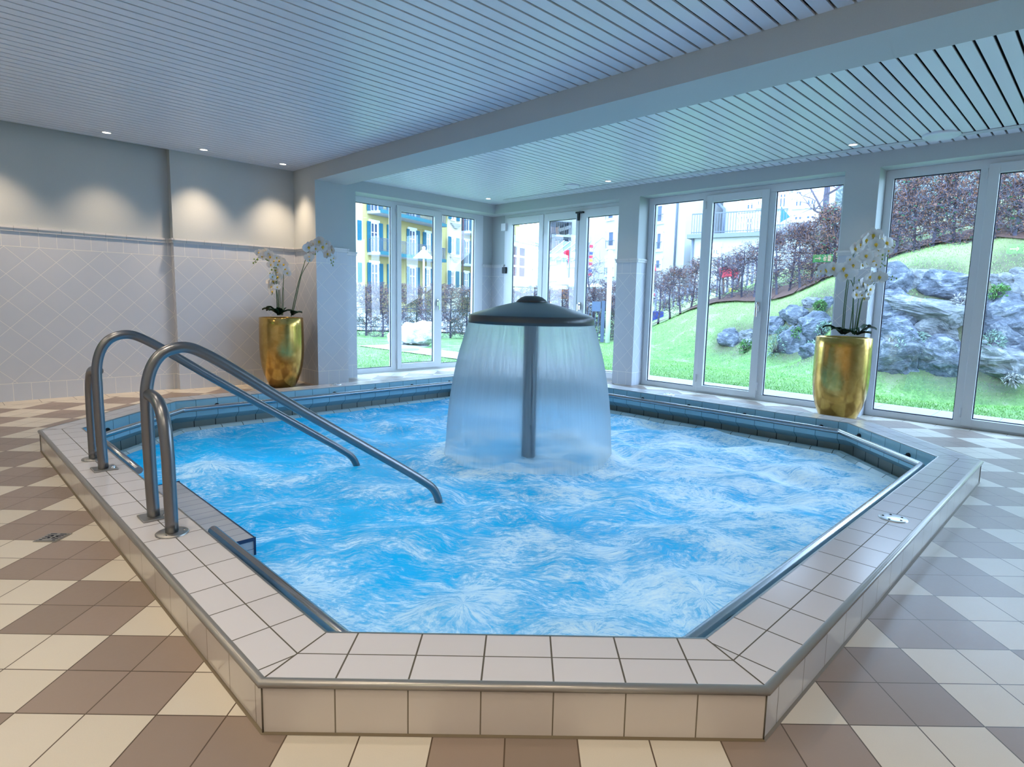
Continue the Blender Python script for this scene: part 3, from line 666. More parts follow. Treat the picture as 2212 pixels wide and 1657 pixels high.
def water_mat():
    m = mat('whirlpool_water', (0, .3, .7), .12); p = pos(m)
    at = nd(m, 'ShaderNodeAttribute', attribute_name='jet'); rg = nd(m, 'ShaderNodeAttribute', attribute_name='ring'); js = sep(m, at.outputs['Vector'])
    warp = nd(m, 'ShaderNodeTexNoise'); warp.inputs['Scale'].default_value = 1.5; warp.inputs['Detail'].default_value = 3; lk(m, p, warp.inputs['Vector'])
    w2 = nd(m, 'ShaderNodeVectorMath', operation='SCALE'); lk(m, warp.outputs['Color'], w2.inputs[0]); w2.inputs[3].default_value = .55
    w3 = nd(m, 'ShaderNodeVectorMath', operation='ADD'); lk(m, p, w3.inputs[0]); lk(m, w2.outputs[0], w3.inputs[1])
    mp = nd(m, 'ShaderNodeMapping'); mp.inputs['Scale'].default_value = (.8, 1.5, 1.0); mp.inputs['Rotation'].default_value = (0, 0, -.12); lk(m, w3.outputs[0], mp.inputs['Vector'])
    big = noise(m, mp.outputs[0], 2.6, 8, .66, .15)
    mp2 = nd(m, 'ShaderNodeMapping'); mp2.inputs['Scale'].default_value = (1.0, 2.6, 1.0); mp2.inputs['Rotation'].default_value = (0, 0, .2); lk(m, w3.outputs[0], mp2.inputs['Vector'])
    fine = noise(m, mp2.outputs[0], 19, 7, .75, .2)
    cb = nd(m, 'ShaderNodeCombineXYZ'); wv = mth(m, 'MULTIPLY', mth(m, 'SUBTRACT', noise(m, p, 5.0, 4, .6), .5), 1.6)
    jang = mth(m, 'ADD', js[1], wv)
    lk(m, mth(m, 'MULTIPLY', mth(m, 'COSINE', jang), 3.6), cb.inputs[0]); lk(m, mth(m, 'MULTIPLY', mth(m, 'SINE', jang), 3.6), cb.inputs[1]); lk(m, mth(m, 'MULTIPLY', js[2], 1.3), cb.inputs[2])
    rad = noise(m, cb.outputs[0], 1.8, 6, .65, .5)
    f0 = mth(m, 'ADD', mth(m, 'MULTIPLY', big, .53), mth(m, 'MULTIPLY', fine, .47))
    sx_ = sep(m, p)
    # whiter towards the right half: sky reflections painted in with the foam
    f0 = mth(m, 'ADD', f0, mth(m, 'MULTIPLY', mth(m, 'MULTIPLY', mth(m, 'ADD', sx_[0], -.2), 1.0), .022))
    f1 = mth(m, 'ADD', mth(m, 'MULTIPLY', rad, .55), .27)
    f = mth(m, 'ADD', mth(m, 'MULTIPLY', f0, mth(m, 'SUBTRACT', 1.0, js[0])), mth(m, 'MULTIPLY', mth(m, 'ADD', mth(m, 'MULTIPLY', f1, .75), mth(m, 'MULTIPLY', f0, .3)), js[0]))
    f = mth(m, 'ADD', f, mth(m, 'MULTIPLY', rg.outputs['Fac'], .05))
    foam = nd(m, 'ShaderNodeMapRange'); foam.interpolation_type = 'SMOOTHSTEP'; foam.inputs['From Min'].default_value = .43; foam.inputs['From Max'].default_value = .655; lk(m, f, foam.inputs['Value'])
    base = mixc(m, noise(m, p, .9, 2), (.000, .34, .72), (.000, .46, .86))
    lk(m, mixc(m, mth(m, 'MULTIPLY', foam.outputs[0], .94), base, (.74, .88, .96)), bs(m, 'Base Color'))
    lk(m, mth(m, 'ADD', .10, mth(m, 'MULTIPLY', foam.outputs[0], .35)), bs(m, 'Roughness'))
    hgt = mth(m, 'ADD', mth(m, 'MULTIPLY', fine, .6), mth(m, 'MULTIPLY', foam.outputs[0], .5))
    bump(m, hgt, .5, .022)
    return m
M['water'] = water_mat()
_m = M['water']; _pb = _m.node_tree.nodes['Principled BSDF']; _pb.inputs['Specular IOR Level'].default_value = .4
_tl = nd(_m, 'ShaderNodeBsdfTranslucent'); _lk = _pb.inputs['Base Color'].links[0].from_socket; lk(_m, _lk, _tl.inputs[0])
_mx = nd(_m, 'ShaderNodeMixShader'); _mx.inputs[0].default_value = .38; lk(_m, _pb.outputs[0], _mx.inputs[1]); lk(_m, _tl.outputs[0], _mx.inputs[2])
lk(_m, _mx.outputs[0], [n for n in _m.node_tree.nodes if n.type == 'OUTPUT_MATERIAL'][0].inputs[0])
k = 0
for ux, uy in [(-9, 16), (-5, 9), (-5, 16), (-5, 24), (0, 5), (1, 12), (1, 21), (1, 29), (7, 5), (8, 12), (8, 20), (8, 27), (14, 12), (14, 19)]:
    k += 1; ld = bpy.data.lights.new('underwater_lamp', 'AREA'); ld.shape = 'DISK'; ld.size = .9; ld.energy = UW_POWER; ld.color = (.80, .93, 1.0)
    lo = bpy.data.objects.new('underwater_lamp', ld); COL.objects.link(lo); lo.location = T(ux, uy, -5.3); lo.rotation_euler = (math.pi, 0, 0)
wob = bpy.data.objects.new('pool_water', water_mesh()); COL.objects.link(wob); wob.data.materials.append(M['water'])
tag(wob, 'churning bright blue whirlpool water with white foam filling the pool', 'water', kind='stuff')

# ================================================================ golden planters with orchids
def planter(p, q, label):
    c = W(p, q, 0); root = thing('planter', label, 'planter', c, 'tall golden planters')
    prof = [(.001, 0), (.135, 0), (.155, .01), (.185, .07), (.225, .17), (.252, .28), (.266, .40), (.272, .52), (.272, .66), (.270, .80), (.268, .905), (.262, .91), (.256, .905), (.255, .84)]
    m = MB(); m.lathe(prof, c, 72); m.build('pot', 'gold', root)
    m = MB(); m.disc(.256, .845, c, 48); m.build('soil', 'soil', root)
    return c
planter(13.75, -31.2, 'tall golden planter in the tiled corner beside the left pier')
planter(31.05, -2.35, 'tall golden planter in front of the pier between the right windows')
def petal(mb, c, d, up, nrm_, ln, wd):
    """a rounded cupped petal from c along d"""
    rows = [(0, .25), (.25, .8), (.55, 1.0), (.82, .75), (1.0, .25)]; g = []
    for t, w in rows:
        cc = c+d*(ln*t)+nrm_*(.22*ln*math.sin(t*2.4)); g.append([cc-up*(wd*w*.5)+nrm_*0, cc+nrm_*(-.06*ln), cc+up*(wd*w*.5)])
    for i in range(len(g)-1):
        for k in range(2): mb.face([g[i][k], g[i][k+1], g[i+1][k+1], g[i+1][k]], smooth=True)
def flower(parent, c, face, size, spin=0.0):
    f = Vector(face).normalized(); u = Vector((0, 0, 1)); a = f.cross(u).normalized(); u = a.cross(f).normalized()
    rot = lambda t: a*math.cos(t)+u*math.sin(t)
    m = MB()
    for t, ln, wd in ((spin+.15, .5, .62), (spin+math.pi-.15, .5, .62), (spin+math.pi/2, .46, .36), (spin-math.pi/2-.75, .42, .34), (spin-math.pi/2+.75, .42, .34)):
        d = rot(t); petal(m, Vector(c)+f*(.01 if wd > .5 else 0), d, f.cross(d).normalized(), f, ln*size, wd*size)
    fl = m.build('flower', 'petal', parent, weld=True, nrm=False)
    m = MB(); cc = Vector(c)+f*(.05*size*2)
    bmesh.ops.create_icosphere(m.bm, subdivisions=2, radius=.10*size, matrix=Matrix.Translation(cc)); m.tube([cc-u*.02*size, cc-u*.16*size+f*.08*size], [.05*size, .02*size], 8)
    m.build('flower_lip', 'lip', fl, smooth=True)
def orchid(name_label, yc, base, stems, leaves):
    """stems: list of (polyline px, flowers px list, buds px list)"""
    bx = at_y(*base, yc); root = thing('orchid', name_label, 'orchid', T(*bx))
    rnd = random.Random(int(base[0]))
    for line, fl, bd in stems:
        dy = rnd.uniform(-.5, .5)
        P = [at_y(u, v, yc+dy*(i/len(line))) for i, (u, v) in enumerate(line)]
        m = MB(); pts = [Vector(x)*S for x in spline(P, 5)]; m.tube(pts, [.0055-.003*i/len(pts) for i in range(len(pts))], 8)
        st = m.build('flower_stem', 'stem', root)
        for i, (u, v, sz) in enumerate(fl):
            c = Vector(at_y(u, v, yc+dy-.25+rnd.uniform(-.35, .35)))*S
            fc_ = (rnd.uniform(-.7, .7), -1.0, rnd.uniform(-.35, .25))
            flower(st, c, fc_, sz, rnd.uniform(-.4, .4))
        for (u, v, r) in bd:
            c = Vector(at_y(u, v, yc+dy))*S; m = MB(); bmesh.ops.create_icosphere(m.bm, subdivisions=2, radius=r, matrix=Matrix.Translation(c)@Matrix.Diagonal((.8, .8, 1.15, 1)))
            m.build('bud', 'bud', st, smooth=True)
    bc = Vector(T(*bx))
    for ang, ln, rise in leaves:
        m = MB(); d = Vector((math.cos(ang), math.sin(ang), 0)); s_ = Vector((-d.y, d.x, 0)); g = []
        for t, w in ((0, .3), (.3, .9), (.6, 1.0), (.85, .6), (1, .08)):
            c = bc+d*(.02+ln*t)+Vector((0, 0, .01+rise*math.sin(t*2.3))); g.append([c-s_*.062*w+Vector((0, 0, .02)), c, c+s_*.062*w+Vector((0, 0, .02))])
        for i in range(4):
            for k in range(2): m.face([g[i][k], g[i][k+1], g[i+1][k+1], g[i+1][k]], smooth=True)
        o_ = m.build('leaf', 'leaf', root, weld=True); sm = o_.modifiers.new('thick', 'SOLIDIFY'); sm.thickness = .003
# left arrangement; pixel helper from the zoomed crops
a_ = lambda x, y: (540+x/8.285, 500+y/8.285)
yL = (13.75+31.2)/R2
fs = .135
orchid('white orchid with many arching sprays in the left golden planter', yL, a_(520, 1500), [
    ([a_(490, 1500), a_(480, 1250), a_(470, 900), a_(440, 700), a_(400, 520), a_(300, 420), a_(190, 430), a_(120, 500), a_(60, 570)], [(*a_(160, 385), fs*.8), (*a_(215, 450), fs*.8), (*a_(275, 405), fs), (*a_(300, 360), fs*.9), (*a_(375, 455), fs), (*a_(340, 400), fs*.9)], [(*a_(75, 495), .010), (*a_(135, 500), .014), (*a_(60, 565), .012), (*a_(105, 550), .010)]),
    ([a_(520, 1500), a_(515, 1200), a_(500, 1000), a_(470, 800), a_(450, 680), a_(430, 620)], [(*a_(480, 545), fs), (*a_(540, 535), fs*1.0), (*a_(430, 540), fs*.8), (*a_(500, 600), fs*.8), (*a_(380, 600), fs*.8), (*a_(480, 470), fs*.7)], [(*a_(390, 685), .013), (*a_(430, 640), .012), (*a_(465, 645), .012), (*a_(450, 700), .012), (*a_(315, 475), .010), (*a_(285, 495), .010), (*a_(340, 520), .011), (*a_(310, 515), .01)]),
    ([a_(540, 1500), a_(540, 1200), a_(520, 950), a_(515, 880)], [(*a_(505, 825), fs*1.05), (*a_(490, 740), fs*.85), (*a_(480, 690), fs*.6)], [(*a_(360, 750), .009), (*a_(410, 750), .009), (*a_(370, 860), .011), (*a_(450, 775), .012)]),
    ([a_(565, 1500), a_(580, 1150), a_(600, 850), a_(590, 730), a_(560, 640), a_(535, 580)], [(*a_(610, 600), fs*1.0), (*a_(630, 680), fs*.9), (*a_(670, 745), fs*.8), (*a_(560, 520), fs*.9)], []),
    ([a_(505, 1500), a_(500, 1250), a_(480, 1070), a_(450, 980), a_(400, 850), a_(370, 760)], [(*a_(420, 890), fs*.9), (*a_(400, 1000), fs*.95), (*a_(415, 1080), fs*.95), (*a_(490, 1000), fs*.7), (*a_(400, 810), fs*.7), (*a_(350, 900), fs*.7)], [(*a_(350, 920), .013), (*a_(475, 1080), .009)]),
    ([a_(585, 1500), a_(600, 1200), a_(600, 1000)], [], [])],
    [(2.9, .17, .05), (3.6, .18, .07), (-1.9, .15, .06), (-.9, .16, .08), (.3, .15, .05), (1.6, .16, .04), (-2.6, .14, .09)])
orchid('white orchid leaning out to the right of the left golden planter', yL, a_(740, 1520), [
    ([a_(735, 1520), a_(800, 1200), a_(880, 870), a_(950, 650), a_(1000, 480), a_(1060, 340), a_(1140, 290), a_(1230, 240), a_(1320, 240), a_(1400, 330), a_(1450, 430), a_(1455, 520), a_(1485, 605)], [(*a_(1050, 285), fs*1.2), (*a_(1100, 240), fs*.8), (*a_(1155, 220), fs*.9), (*a_(1180, 310), fs*.8), (*a_(1250, 190), fs*1.2), (*a_(1300, 280), fs*1.25), (*a_(1370, 230), fs*.9), (*a_(1380, 335), fs), (*a_(1405, 410), fs), (*a_(1470, 330), fs), (*a_(1490, 480), fs*.6)], [(*a_(1450, 510), .012), (*a_(1495, 545), .010), (*a_(1455, 570), .009), (*a_(1485, 610), .010)]),
    ([a_(760, 1500), a_(830, 1180), a_(900, 860), a_(940, 740), a_(1010, 620), a_(1090, 500), a_(1160, 410)], [(*a_(1060, 470), fs*.95), (*a_(1150, 465), fs*.5), (*a_(1070, 510), fs*.6)], [(*a_(1125, 410), .009), (*a_(1170, 405), .01), (*a_(1160, 350), .01), (*a_(1210, 360), .009)])],
    [(-.6, .12, .05), (.6, .12, .04)])
b_ = lambda x, y: (1760+x/6.372, 480+y/6.372)
yR = (31.05+2.35)/R2
fs = .150
orchid('white orchid with two high arching sprays in the right golden planter', yR, b_(390, 1560), [
    ([b_(375, 1540), b_(400, 1200), b_(440, 850), b_(490, 600), b_(540, 440), b_(620, 300), b_(760, 200), b_(880, 240), b_(960, 350), b_(970, 430), b_(955, 540)], [(*b_(545, 370), fs), (*b_(605, 310), fs*1.1), (*b_(690, 245), fs*1.1), (*b_(800, 185), fs*1.2), (*b_(740, 230), fs), (*b_(835, 315), fs*1.1), (*b_(875, 375), fs), (*b_(975, 295), fs*1.1), (*b_(900, 240), fs), (*b_(1010, 400), fs*.6)], [(*b_(935, 450), .012), (*b_(930, 510), .010), (*b_(1000, 465), .01), (*b_(905, 610), .01)]),
    ([b_(395, 1540), b_(430, 1100), b_(470, 800), b_(500, 560)], [(*b_(480, 510), fs*.6), (*b_(525, 595), fs*.9)], []),
    ([b_(480, 1500), b_(520, 1200), b_(535, 950), b_(550, 730), b_(600, 600), b_(700, 530), b_(800, 510), b_(900, 550), b_(970, 610)], [(*b_(640, 490), fs*1.1), (*b_(700, 470), fs), (*b_(770, 440), fs*.9), (*b_(845, 465), fs), (*b_(640, 590), fs*.8), (*b_(710, 570), fs*.8), (*b_(805, 550), fs), (*b_(840, 590), fs*.6)], [(*b_(915, 560), .012), (*b_(970, 600), .010), (*b_(905, 612), .010)])],
    [(2.7, .18, .08), (3.5, .15, .06), (-2.3, .15, .05), (-1.4, .14, .04)])
orchid('white orchid with low sprays to both sides in the right golden planter', yR, b_(560, 1570), [
    ([b_(520, 1540), b_(530, 1200), b_(530, 900), b_(490, 790), b_(430, 720), b_(340, 690), b_(200, 660), b_(100, 690), b_(40, 770)], [(*b_(165, 655), fs*1.15), (*b_(245, 645), fs*1.1), (*b_(345, 695), fs), (*b_(390, 640), fs*1.1), (*b_(435, 730), fs*1.1), (*b_(500, 700), fs*.9), (*b_(70, 670), fs*.6), (*b_(25, 730), fs*.5)], [(*b_(60, 745), .009), (*b_(15, 820), .009)]),
    ([b_(560, 1540), b_(600, 1300), b_(640, 1100), b_(690, 1000), b_(740, 960)], [(*b_(705, 855), fs*1.1), (*b_(660, 850), fs), (*b_(745, 925), fs), (*b_(640, 1000), fs*.6)], []),
    ([b_(570, 1540), b_(620, 1250), b_(660, 1050), b_(700, 950), b_(790, 870), b_(880, 790), b_(1000, 750), b_(1130, 770)], [(*b_(790, 780), fs*1.1), (*b_(750, 750), fs*.9), (*b_(890, 765), fs), (*b_(720, 990), fs*.6)], [(*b_(985, 720), .011), (*b_(1070, 745), .009), (*b_(1055, 790), .009), (*b_(1125, 775), .01), (*b_(610, 800), .01)]),
    ([b_(540, 1540), b_(580, 1250), b_(600, 1080), b_(620, 970)], [(*b_(560, 1000), fs*.9), (*b_(600, 960), fs*.8), (*b_(680, 1050), fs*.7), (*b_(580, 900), fs*.7)], [(*b_(615, 935), .01)])],
    [(-.4, .17, .08), (.5, .16, .06), (-1.0, .14, .03), (1.5, .14, .05), (-.1, .13, .10)])

# ================================================================ OUTDOORS (metres)
# terrain: flat lawn by the house, a bank rising to the right with the boulder wall
TP = []
for x in range(-14, 17, 5):
    for y in (-6, 2, 9): TP.append((x, y, -.02))
for u, v, dm in [(780, 735, 16), (900, 735, 16), (1010, 735, 16), (1300, 730, 17)]:
    X = at_d(u, v, dm); TP.append((X[0], X[1], 0.0))
for x, y in ((-12, 22), (-4, 24), (2, 26), (-14, 40), (0, 45), (-20, 70), (6, 60)): TP.append((x, y, -.05))
for x, y in ((2.0, 14.0), (4.2, 11.5), (6.3, 9.0), (8.3, 6.6), (10, 4.5), (11.5, 2.5)): TP.append((x, y, -.01))
for u, v, dm in [(1412, 704, 20.5), (1506, 661, 18.6), (1638, 649, 17.0), (1666, 643, 16.6), (1801, 595, 15.2), (1915, 560, 14.0), (2104, 526, 12.6), (2211, 508, 11.9), (2400, 470, 11.0), (2600, 440, 10.2),
                 (1440, 735, 17.4), (1500, 705, 17.0), (1600, 690, 16.2), (1566, 757, 15.9), (1657, 774, 13.9), (1742, 778, 13.5), (1892, 806, 11.3), (2065, 815, 10.7), (2177, 821, 10.5), (2330, 835, 9.9),
                 (1695, 668, 15.3), (1748, 642, 14.5), (1911, 588, 12.1), (2091, 592, 11.5), (2211, 596, 11.3), (2340, 590, 10.7), (1620, 715, 15.9),
                 (1506, 640, 24), (1700, 590, 23), (1900, 520, 21), (2150, 440, 19), (2500, 350, 17)]:
    X = at_d(u, v, dm); TP.append((X[0], X[1], X[2]))
TP = np.array(TP)
def _phi(r): return np.where(r > 0, r*r*np.log(np.maximum(r, 1e-9)), 0)*.05
_n = len(TP); _K = _phi(np.hypot(TP[:, None, 0]-TP[None, :, 0], TP[:, None, 1]-TP[None, :, 1]))+np.eye(_n)*.02
_P = np.c_[np.ones(_n), TP[:, :2]]; _A = np.block([[_K, _P], [_P.T, np.zeros((3, 3))]])
_w = np.linalg.solve(_A, np.r_[TP[:, 2], np.zeros(3)])
def terr(x, y):
    x = np.atleast_1d(x).astype(float); y = np.atleast_1d(y).astype(float); out = np.zeros(len(x))
    for i in range(0, len(x), 4000):
        xx, yy = x[i:i+4000], y[i:i+4000]
        r = np.hypot(xx[:, None]-TP[None, :, 0], yy[:, None]-TP[None, :, 1]); out[i:i+4000] = _phi(r) @ _w[:_n]+_w[_n]+_w[_n+1]*xx+_w[_n+2]*yy
    pw = (x+y)/R2; qw = (x-y)/R2       # keep the ground flat along the house and level far left
    near = np.clip((pw-8.3)/1.2, 0, 1); out = np.minimum(out, 6.0)
    flat = np.clip((qw+6.0)/3.0, 0, 1)  # left of the corner: level lawn
    return out*near*np.where(x > 3.0, 1, np.clip((x-.5)/2.5, 0, 1)) - .03
def tz(x, y): return float(terr(x, y)[0])
def grass_mat():
    m = mat('lawn', (.1, .3, .06), .9); p = pos(m)
    n1 = noise(m, p, .55, 4); n2 = noise(m, p, 17, 6, .8); n3 = noise(m, p, 2.6, 4, .6)
    c = ramp(m, mth(m, 'ADD', mth(m, 'MULTIPLY', n2, .75), mth(m, 'MULTIPLY', n3, .25)), [(.36, (.02, .075, .015)), (.48, (.05, .155, .03)), (.56, (.11, .24, .055)), (.68, (.24, .33, .16))])
    z = sep(m, p)[2]
    dry = mth(m, 'MULTIPLY', mth(m, 'ADD', mth(m, 'MULTIPLY', z, .42, True), mth(m, 'MULTIPLY', n3, .25)), 1.0, True)
    c = mixc(m, dry, c, (.24, .27, .12))
    c = mixc(m, mth(m, 'MULTIPLY', mth(m, 'GREATER_THAN', n3, .60), .35), c, (.27, .26, .19))
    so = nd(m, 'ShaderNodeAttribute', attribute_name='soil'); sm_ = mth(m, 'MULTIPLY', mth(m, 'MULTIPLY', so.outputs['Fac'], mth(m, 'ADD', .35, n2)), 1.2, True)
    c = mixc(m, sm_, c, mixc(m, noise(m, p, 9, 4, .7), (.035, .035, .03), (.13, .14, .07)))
    lk(m, c, bs(m, 'Base Color')); bump(m, n2, .5, .02); return m
M['grass'] = grass_mat()
xs = np.r_[np.arange(-34, -8, .5), np.arange(-8, 15, .16), np.arange(15, 26, .5)]; ys = np.r_[np.arange(-4, 24, .16), np.arange(24, 80, .6)]; X, Y = np.meshgrid(xs, ys); Z = terr(X.ravel(), Y.ravel()).reshape(X.shape)
pw = (X+Y)/R2; qw = (X-Y)/R2; keep = (pw > 7.2) | (qw < -7.2)
idx = -np.ones(X.shape, int); idx[keep] = np.arange(keep.sum())
a, b_2, c, d_ = idx[:-1, :-1], idx[:-1, 1:], idx[1:, 1:], idx[1:, :-1]; ok = (a >= 0) & (b_2 >= 0) & (c >= 0) & (d_ >= 0)
me = bpy.data.meshes.new('lawn'); me.from_pydata([tuple(v) for v in np.stack([X[keep], Y[keep], Z[keep]], 1)], [], [tuple(int(i) for i in f) for f in np.stack([a[ok], b_2[ok], c[ok], d_[ok]], 1)])
me.polygons.foreach_set('use_smooth', np.ones(len(me.polygons), bool))
lawn = bpy.data.objects.new('lawn_ground', me); COL.objects.link(lawn); me.materials.append(M['grass']); struct(lawn)
# paved strip outside the windows
M['paver'] = tile_uv('terrace_slab', (.30, .31, .33), (.16, .16, .17), .008, .008, .7, .04)
b = MB(); b.face([W(35.6, -60, -.06), W(40.9, -60, -.06), W(40.9, 40, -.06), W(35.6, 40, -.06)], [(0, -20), (1, -20), (1, 13), (0, 13)]); b.face([W(10, -37.6, -.06), W(36, -37.6, -.06), W(36, -35, -.06), W(10, -35, -.06)], [(0, 0), (9, 0), (9, 1), (0, 1)])
b.build('terrace_floor', 'paver', weld=False)['kind'] = 'structure'

# short grass blades on the near lawn: one uncountable mass
def blades():
    rng = np.random.default_rng(5); N = 170000
    u = rng.uniform(0, 1, N); p = 8.2+rng.power(.85, N)*11; q = -9.5+u*12.5
    x = (p+q)/R2; y = (p-q)/R2
    x2, y2 = rng.uniform(-9, 2.5, 70000), 9+rng.uniform(0, 1, 70000)**1.3*10.5; k2 = ((x2-y2)/R2 < -7.62) & ((x2+y2)/R2 < 8.3); x = np.r_[x, x2[k2]]; y = np.r_[y, y2[k2]]; ok_ = terr(x, y) < 3; x, y = x[ok_], y[ok_]; z = terr(x, y); n = len(x)
    a = rng.uniform(0, 6.28, n); h = rng.uniform(.012, .035, n); w = .006+.0; tx, ty = rng.normal(0, .016, n), rng.normal(0, .016, n)
    V = np.zeros((n, 3, 3)); V[:, 0] = np.stack([x-np.cos(a)*w, y-np.sin(a)*w, z-.005], 1); V[:, 1] = np.stack([x+np.cos(a)*w, y+np.sin(a)*w, z-.005], 1); V[:, 2] = np.stack([x+tx, y+ty, z+h], 1)
    me = bpy.data.meshes.new('lawn_grass'); me.vertices.add(n*3); me.vertices.foreach_set('co', V.ravel()); me.loops.add(n*3); me.loops.foreach_set('vertex_index', np.arange(n*3, dtype=np.int32))
    me.polygons.add(n); me.polygons.foreach_set('loop_start', (np.arange(n)*3).astype(np.int32)); me.polygons.foreach_set('loop_total', np.full(n, 3, np.int32)); me.update(); return me
M['blade'] = mat('grass_blade', (.12, .28, .06), .8)
lk(M['blade'], mixc(M['blade'], noise(M['blade'], pos(M['blade']), 1.2, 4), (.13, .40, .08), (.36, .50, .18)), bs(M['blade'], 'Base Color'))
gb = bpy.data.objects.new('lawn_grass', blades()); COL.objects.link(gb); gb.data.materials.append(M['blade']); tag(gb, 'short bright green grass blades covering the lawn outside the windows', 'grass', kind='stuff')

# ---------------------------------------------------------------- boulders
def rock_mat(name, a, b2, c3):
    m = mat(name, a, .85); p = nd(m, 'ShaderNodeTexCoord').outputs['Object']
    mp = nd(m, 'ShaderNodeMapping'); mp.inputs['Scale'].default_value = (1, 1, 2.6); mp.inputs['Rotation'].default_value = (.5, .4, .3); lk(m, p, mp.inputs['Vector'])
    n1 = noise(m, mp.outputs[0], 2.4, 8, .7, 1.2); n2 = noise(m, p, 14, 5, .7)
    col = ramp(m, mth(m, 'ADD', mth(m, 'MULTIPLY', n1, .7), mth(m, 'MULTIPLY', n2, .3)), [(.36, b2), (.45, a), (.52, tuple(x*1.3 for x in a)), (.60, c3)])
    lk(m, col, bs(m, 'Base Color')); bump(m, mth(m, 'ADD', n1, mth(m, 'MULTIPLY', n2, .4)), 1.0, .05); return m
M['rock1'] = rock_mat('blue_grey_boulder', (.075, .09, .12), (.02, .028, .045), (.24, .26, .30))
M['rock2'] = rock_mat('pale_boulder', (.12, .13, .145), (.045, .05, .065), (.27, .28, .29))
M['rock3'] = rock_mat('white_granite', (.42, .42, .42), (.20, .20, .22), (.60, .60, .60))
def boulder(name, c, sx_, sy_, sz_, label, m_, seed, group='boulders of the garden rock wall', tilt=0.0):
    rnd = random.Random(seed); bm = bmesh.new()
    for k in range(22):
        a = rnd.uniform(0, 6.283); z = rnd.uniform(-1, 1); r = math.sqrt(max(0, 1-z*z))
        e = .72+.28*rnd.random(); bm.verts.new((math.copysign(abs(r*math.cos(a))**.7, math.cos(a))*e, math.copysign(abs(r*math.sin(a))**.7, math.sin(a))*e, math.copysign(abs(z)**.8, z)*e))
    h = bmesh.ops.convex_hull(bm, input=bm.verts); bmesh.ops.delete(bm, geom=[g for g in h['geom_interior'] if isinstance(g, bmesh.types.BMVert)], context='VERTS')
    bmesh.ops.triangulate(bm, faces=bm.faces)
    for _ in range(3): bmesh.ops.subdivide_edges(bm, edges=bm.edges, cuts=1, use_grid_fill=True, smooth=.18)
    off = rnd.uniform(0, 50)
    from mathutils import noise as mn
    for v in bm.verts:
        n = v.co.normalized(); v.co += n*(mn.fractal(v.co*1.8+Vector((off, 0, 0)), .9, 2.2, 6)*.20)
    ct, st_ = math.cos(tilt), math.sin(tilt)
    for v in bm.verts:
        x, y, z = v.co.x*sx_, v.co.y*sy_, v.co.z*sz_; v.co = (x*ct-z*st_, y, x*st_+z*ct)
    bmesh.ops.recalc_face_normals(bm, faces=bm.faces)
    me = bpy.data.meshes.new(name); bm.to_mesh(me); bm.free(); o = bpy.data.objects.new(name, me); COL.objects.link(o); me.materials.append(M[m_]); o.location = c
    for p_ in me.polygons: p_.use_smooth = False
    o.rotation_euler = (0, 0, -.6); return tag(o, label, 'boulder', group)
c3 = lambda x, y: (1740+x*.4283, 250+y*.4283)
c2 = lambda x, y: (1340+x*.3139, 360+y*.3139)
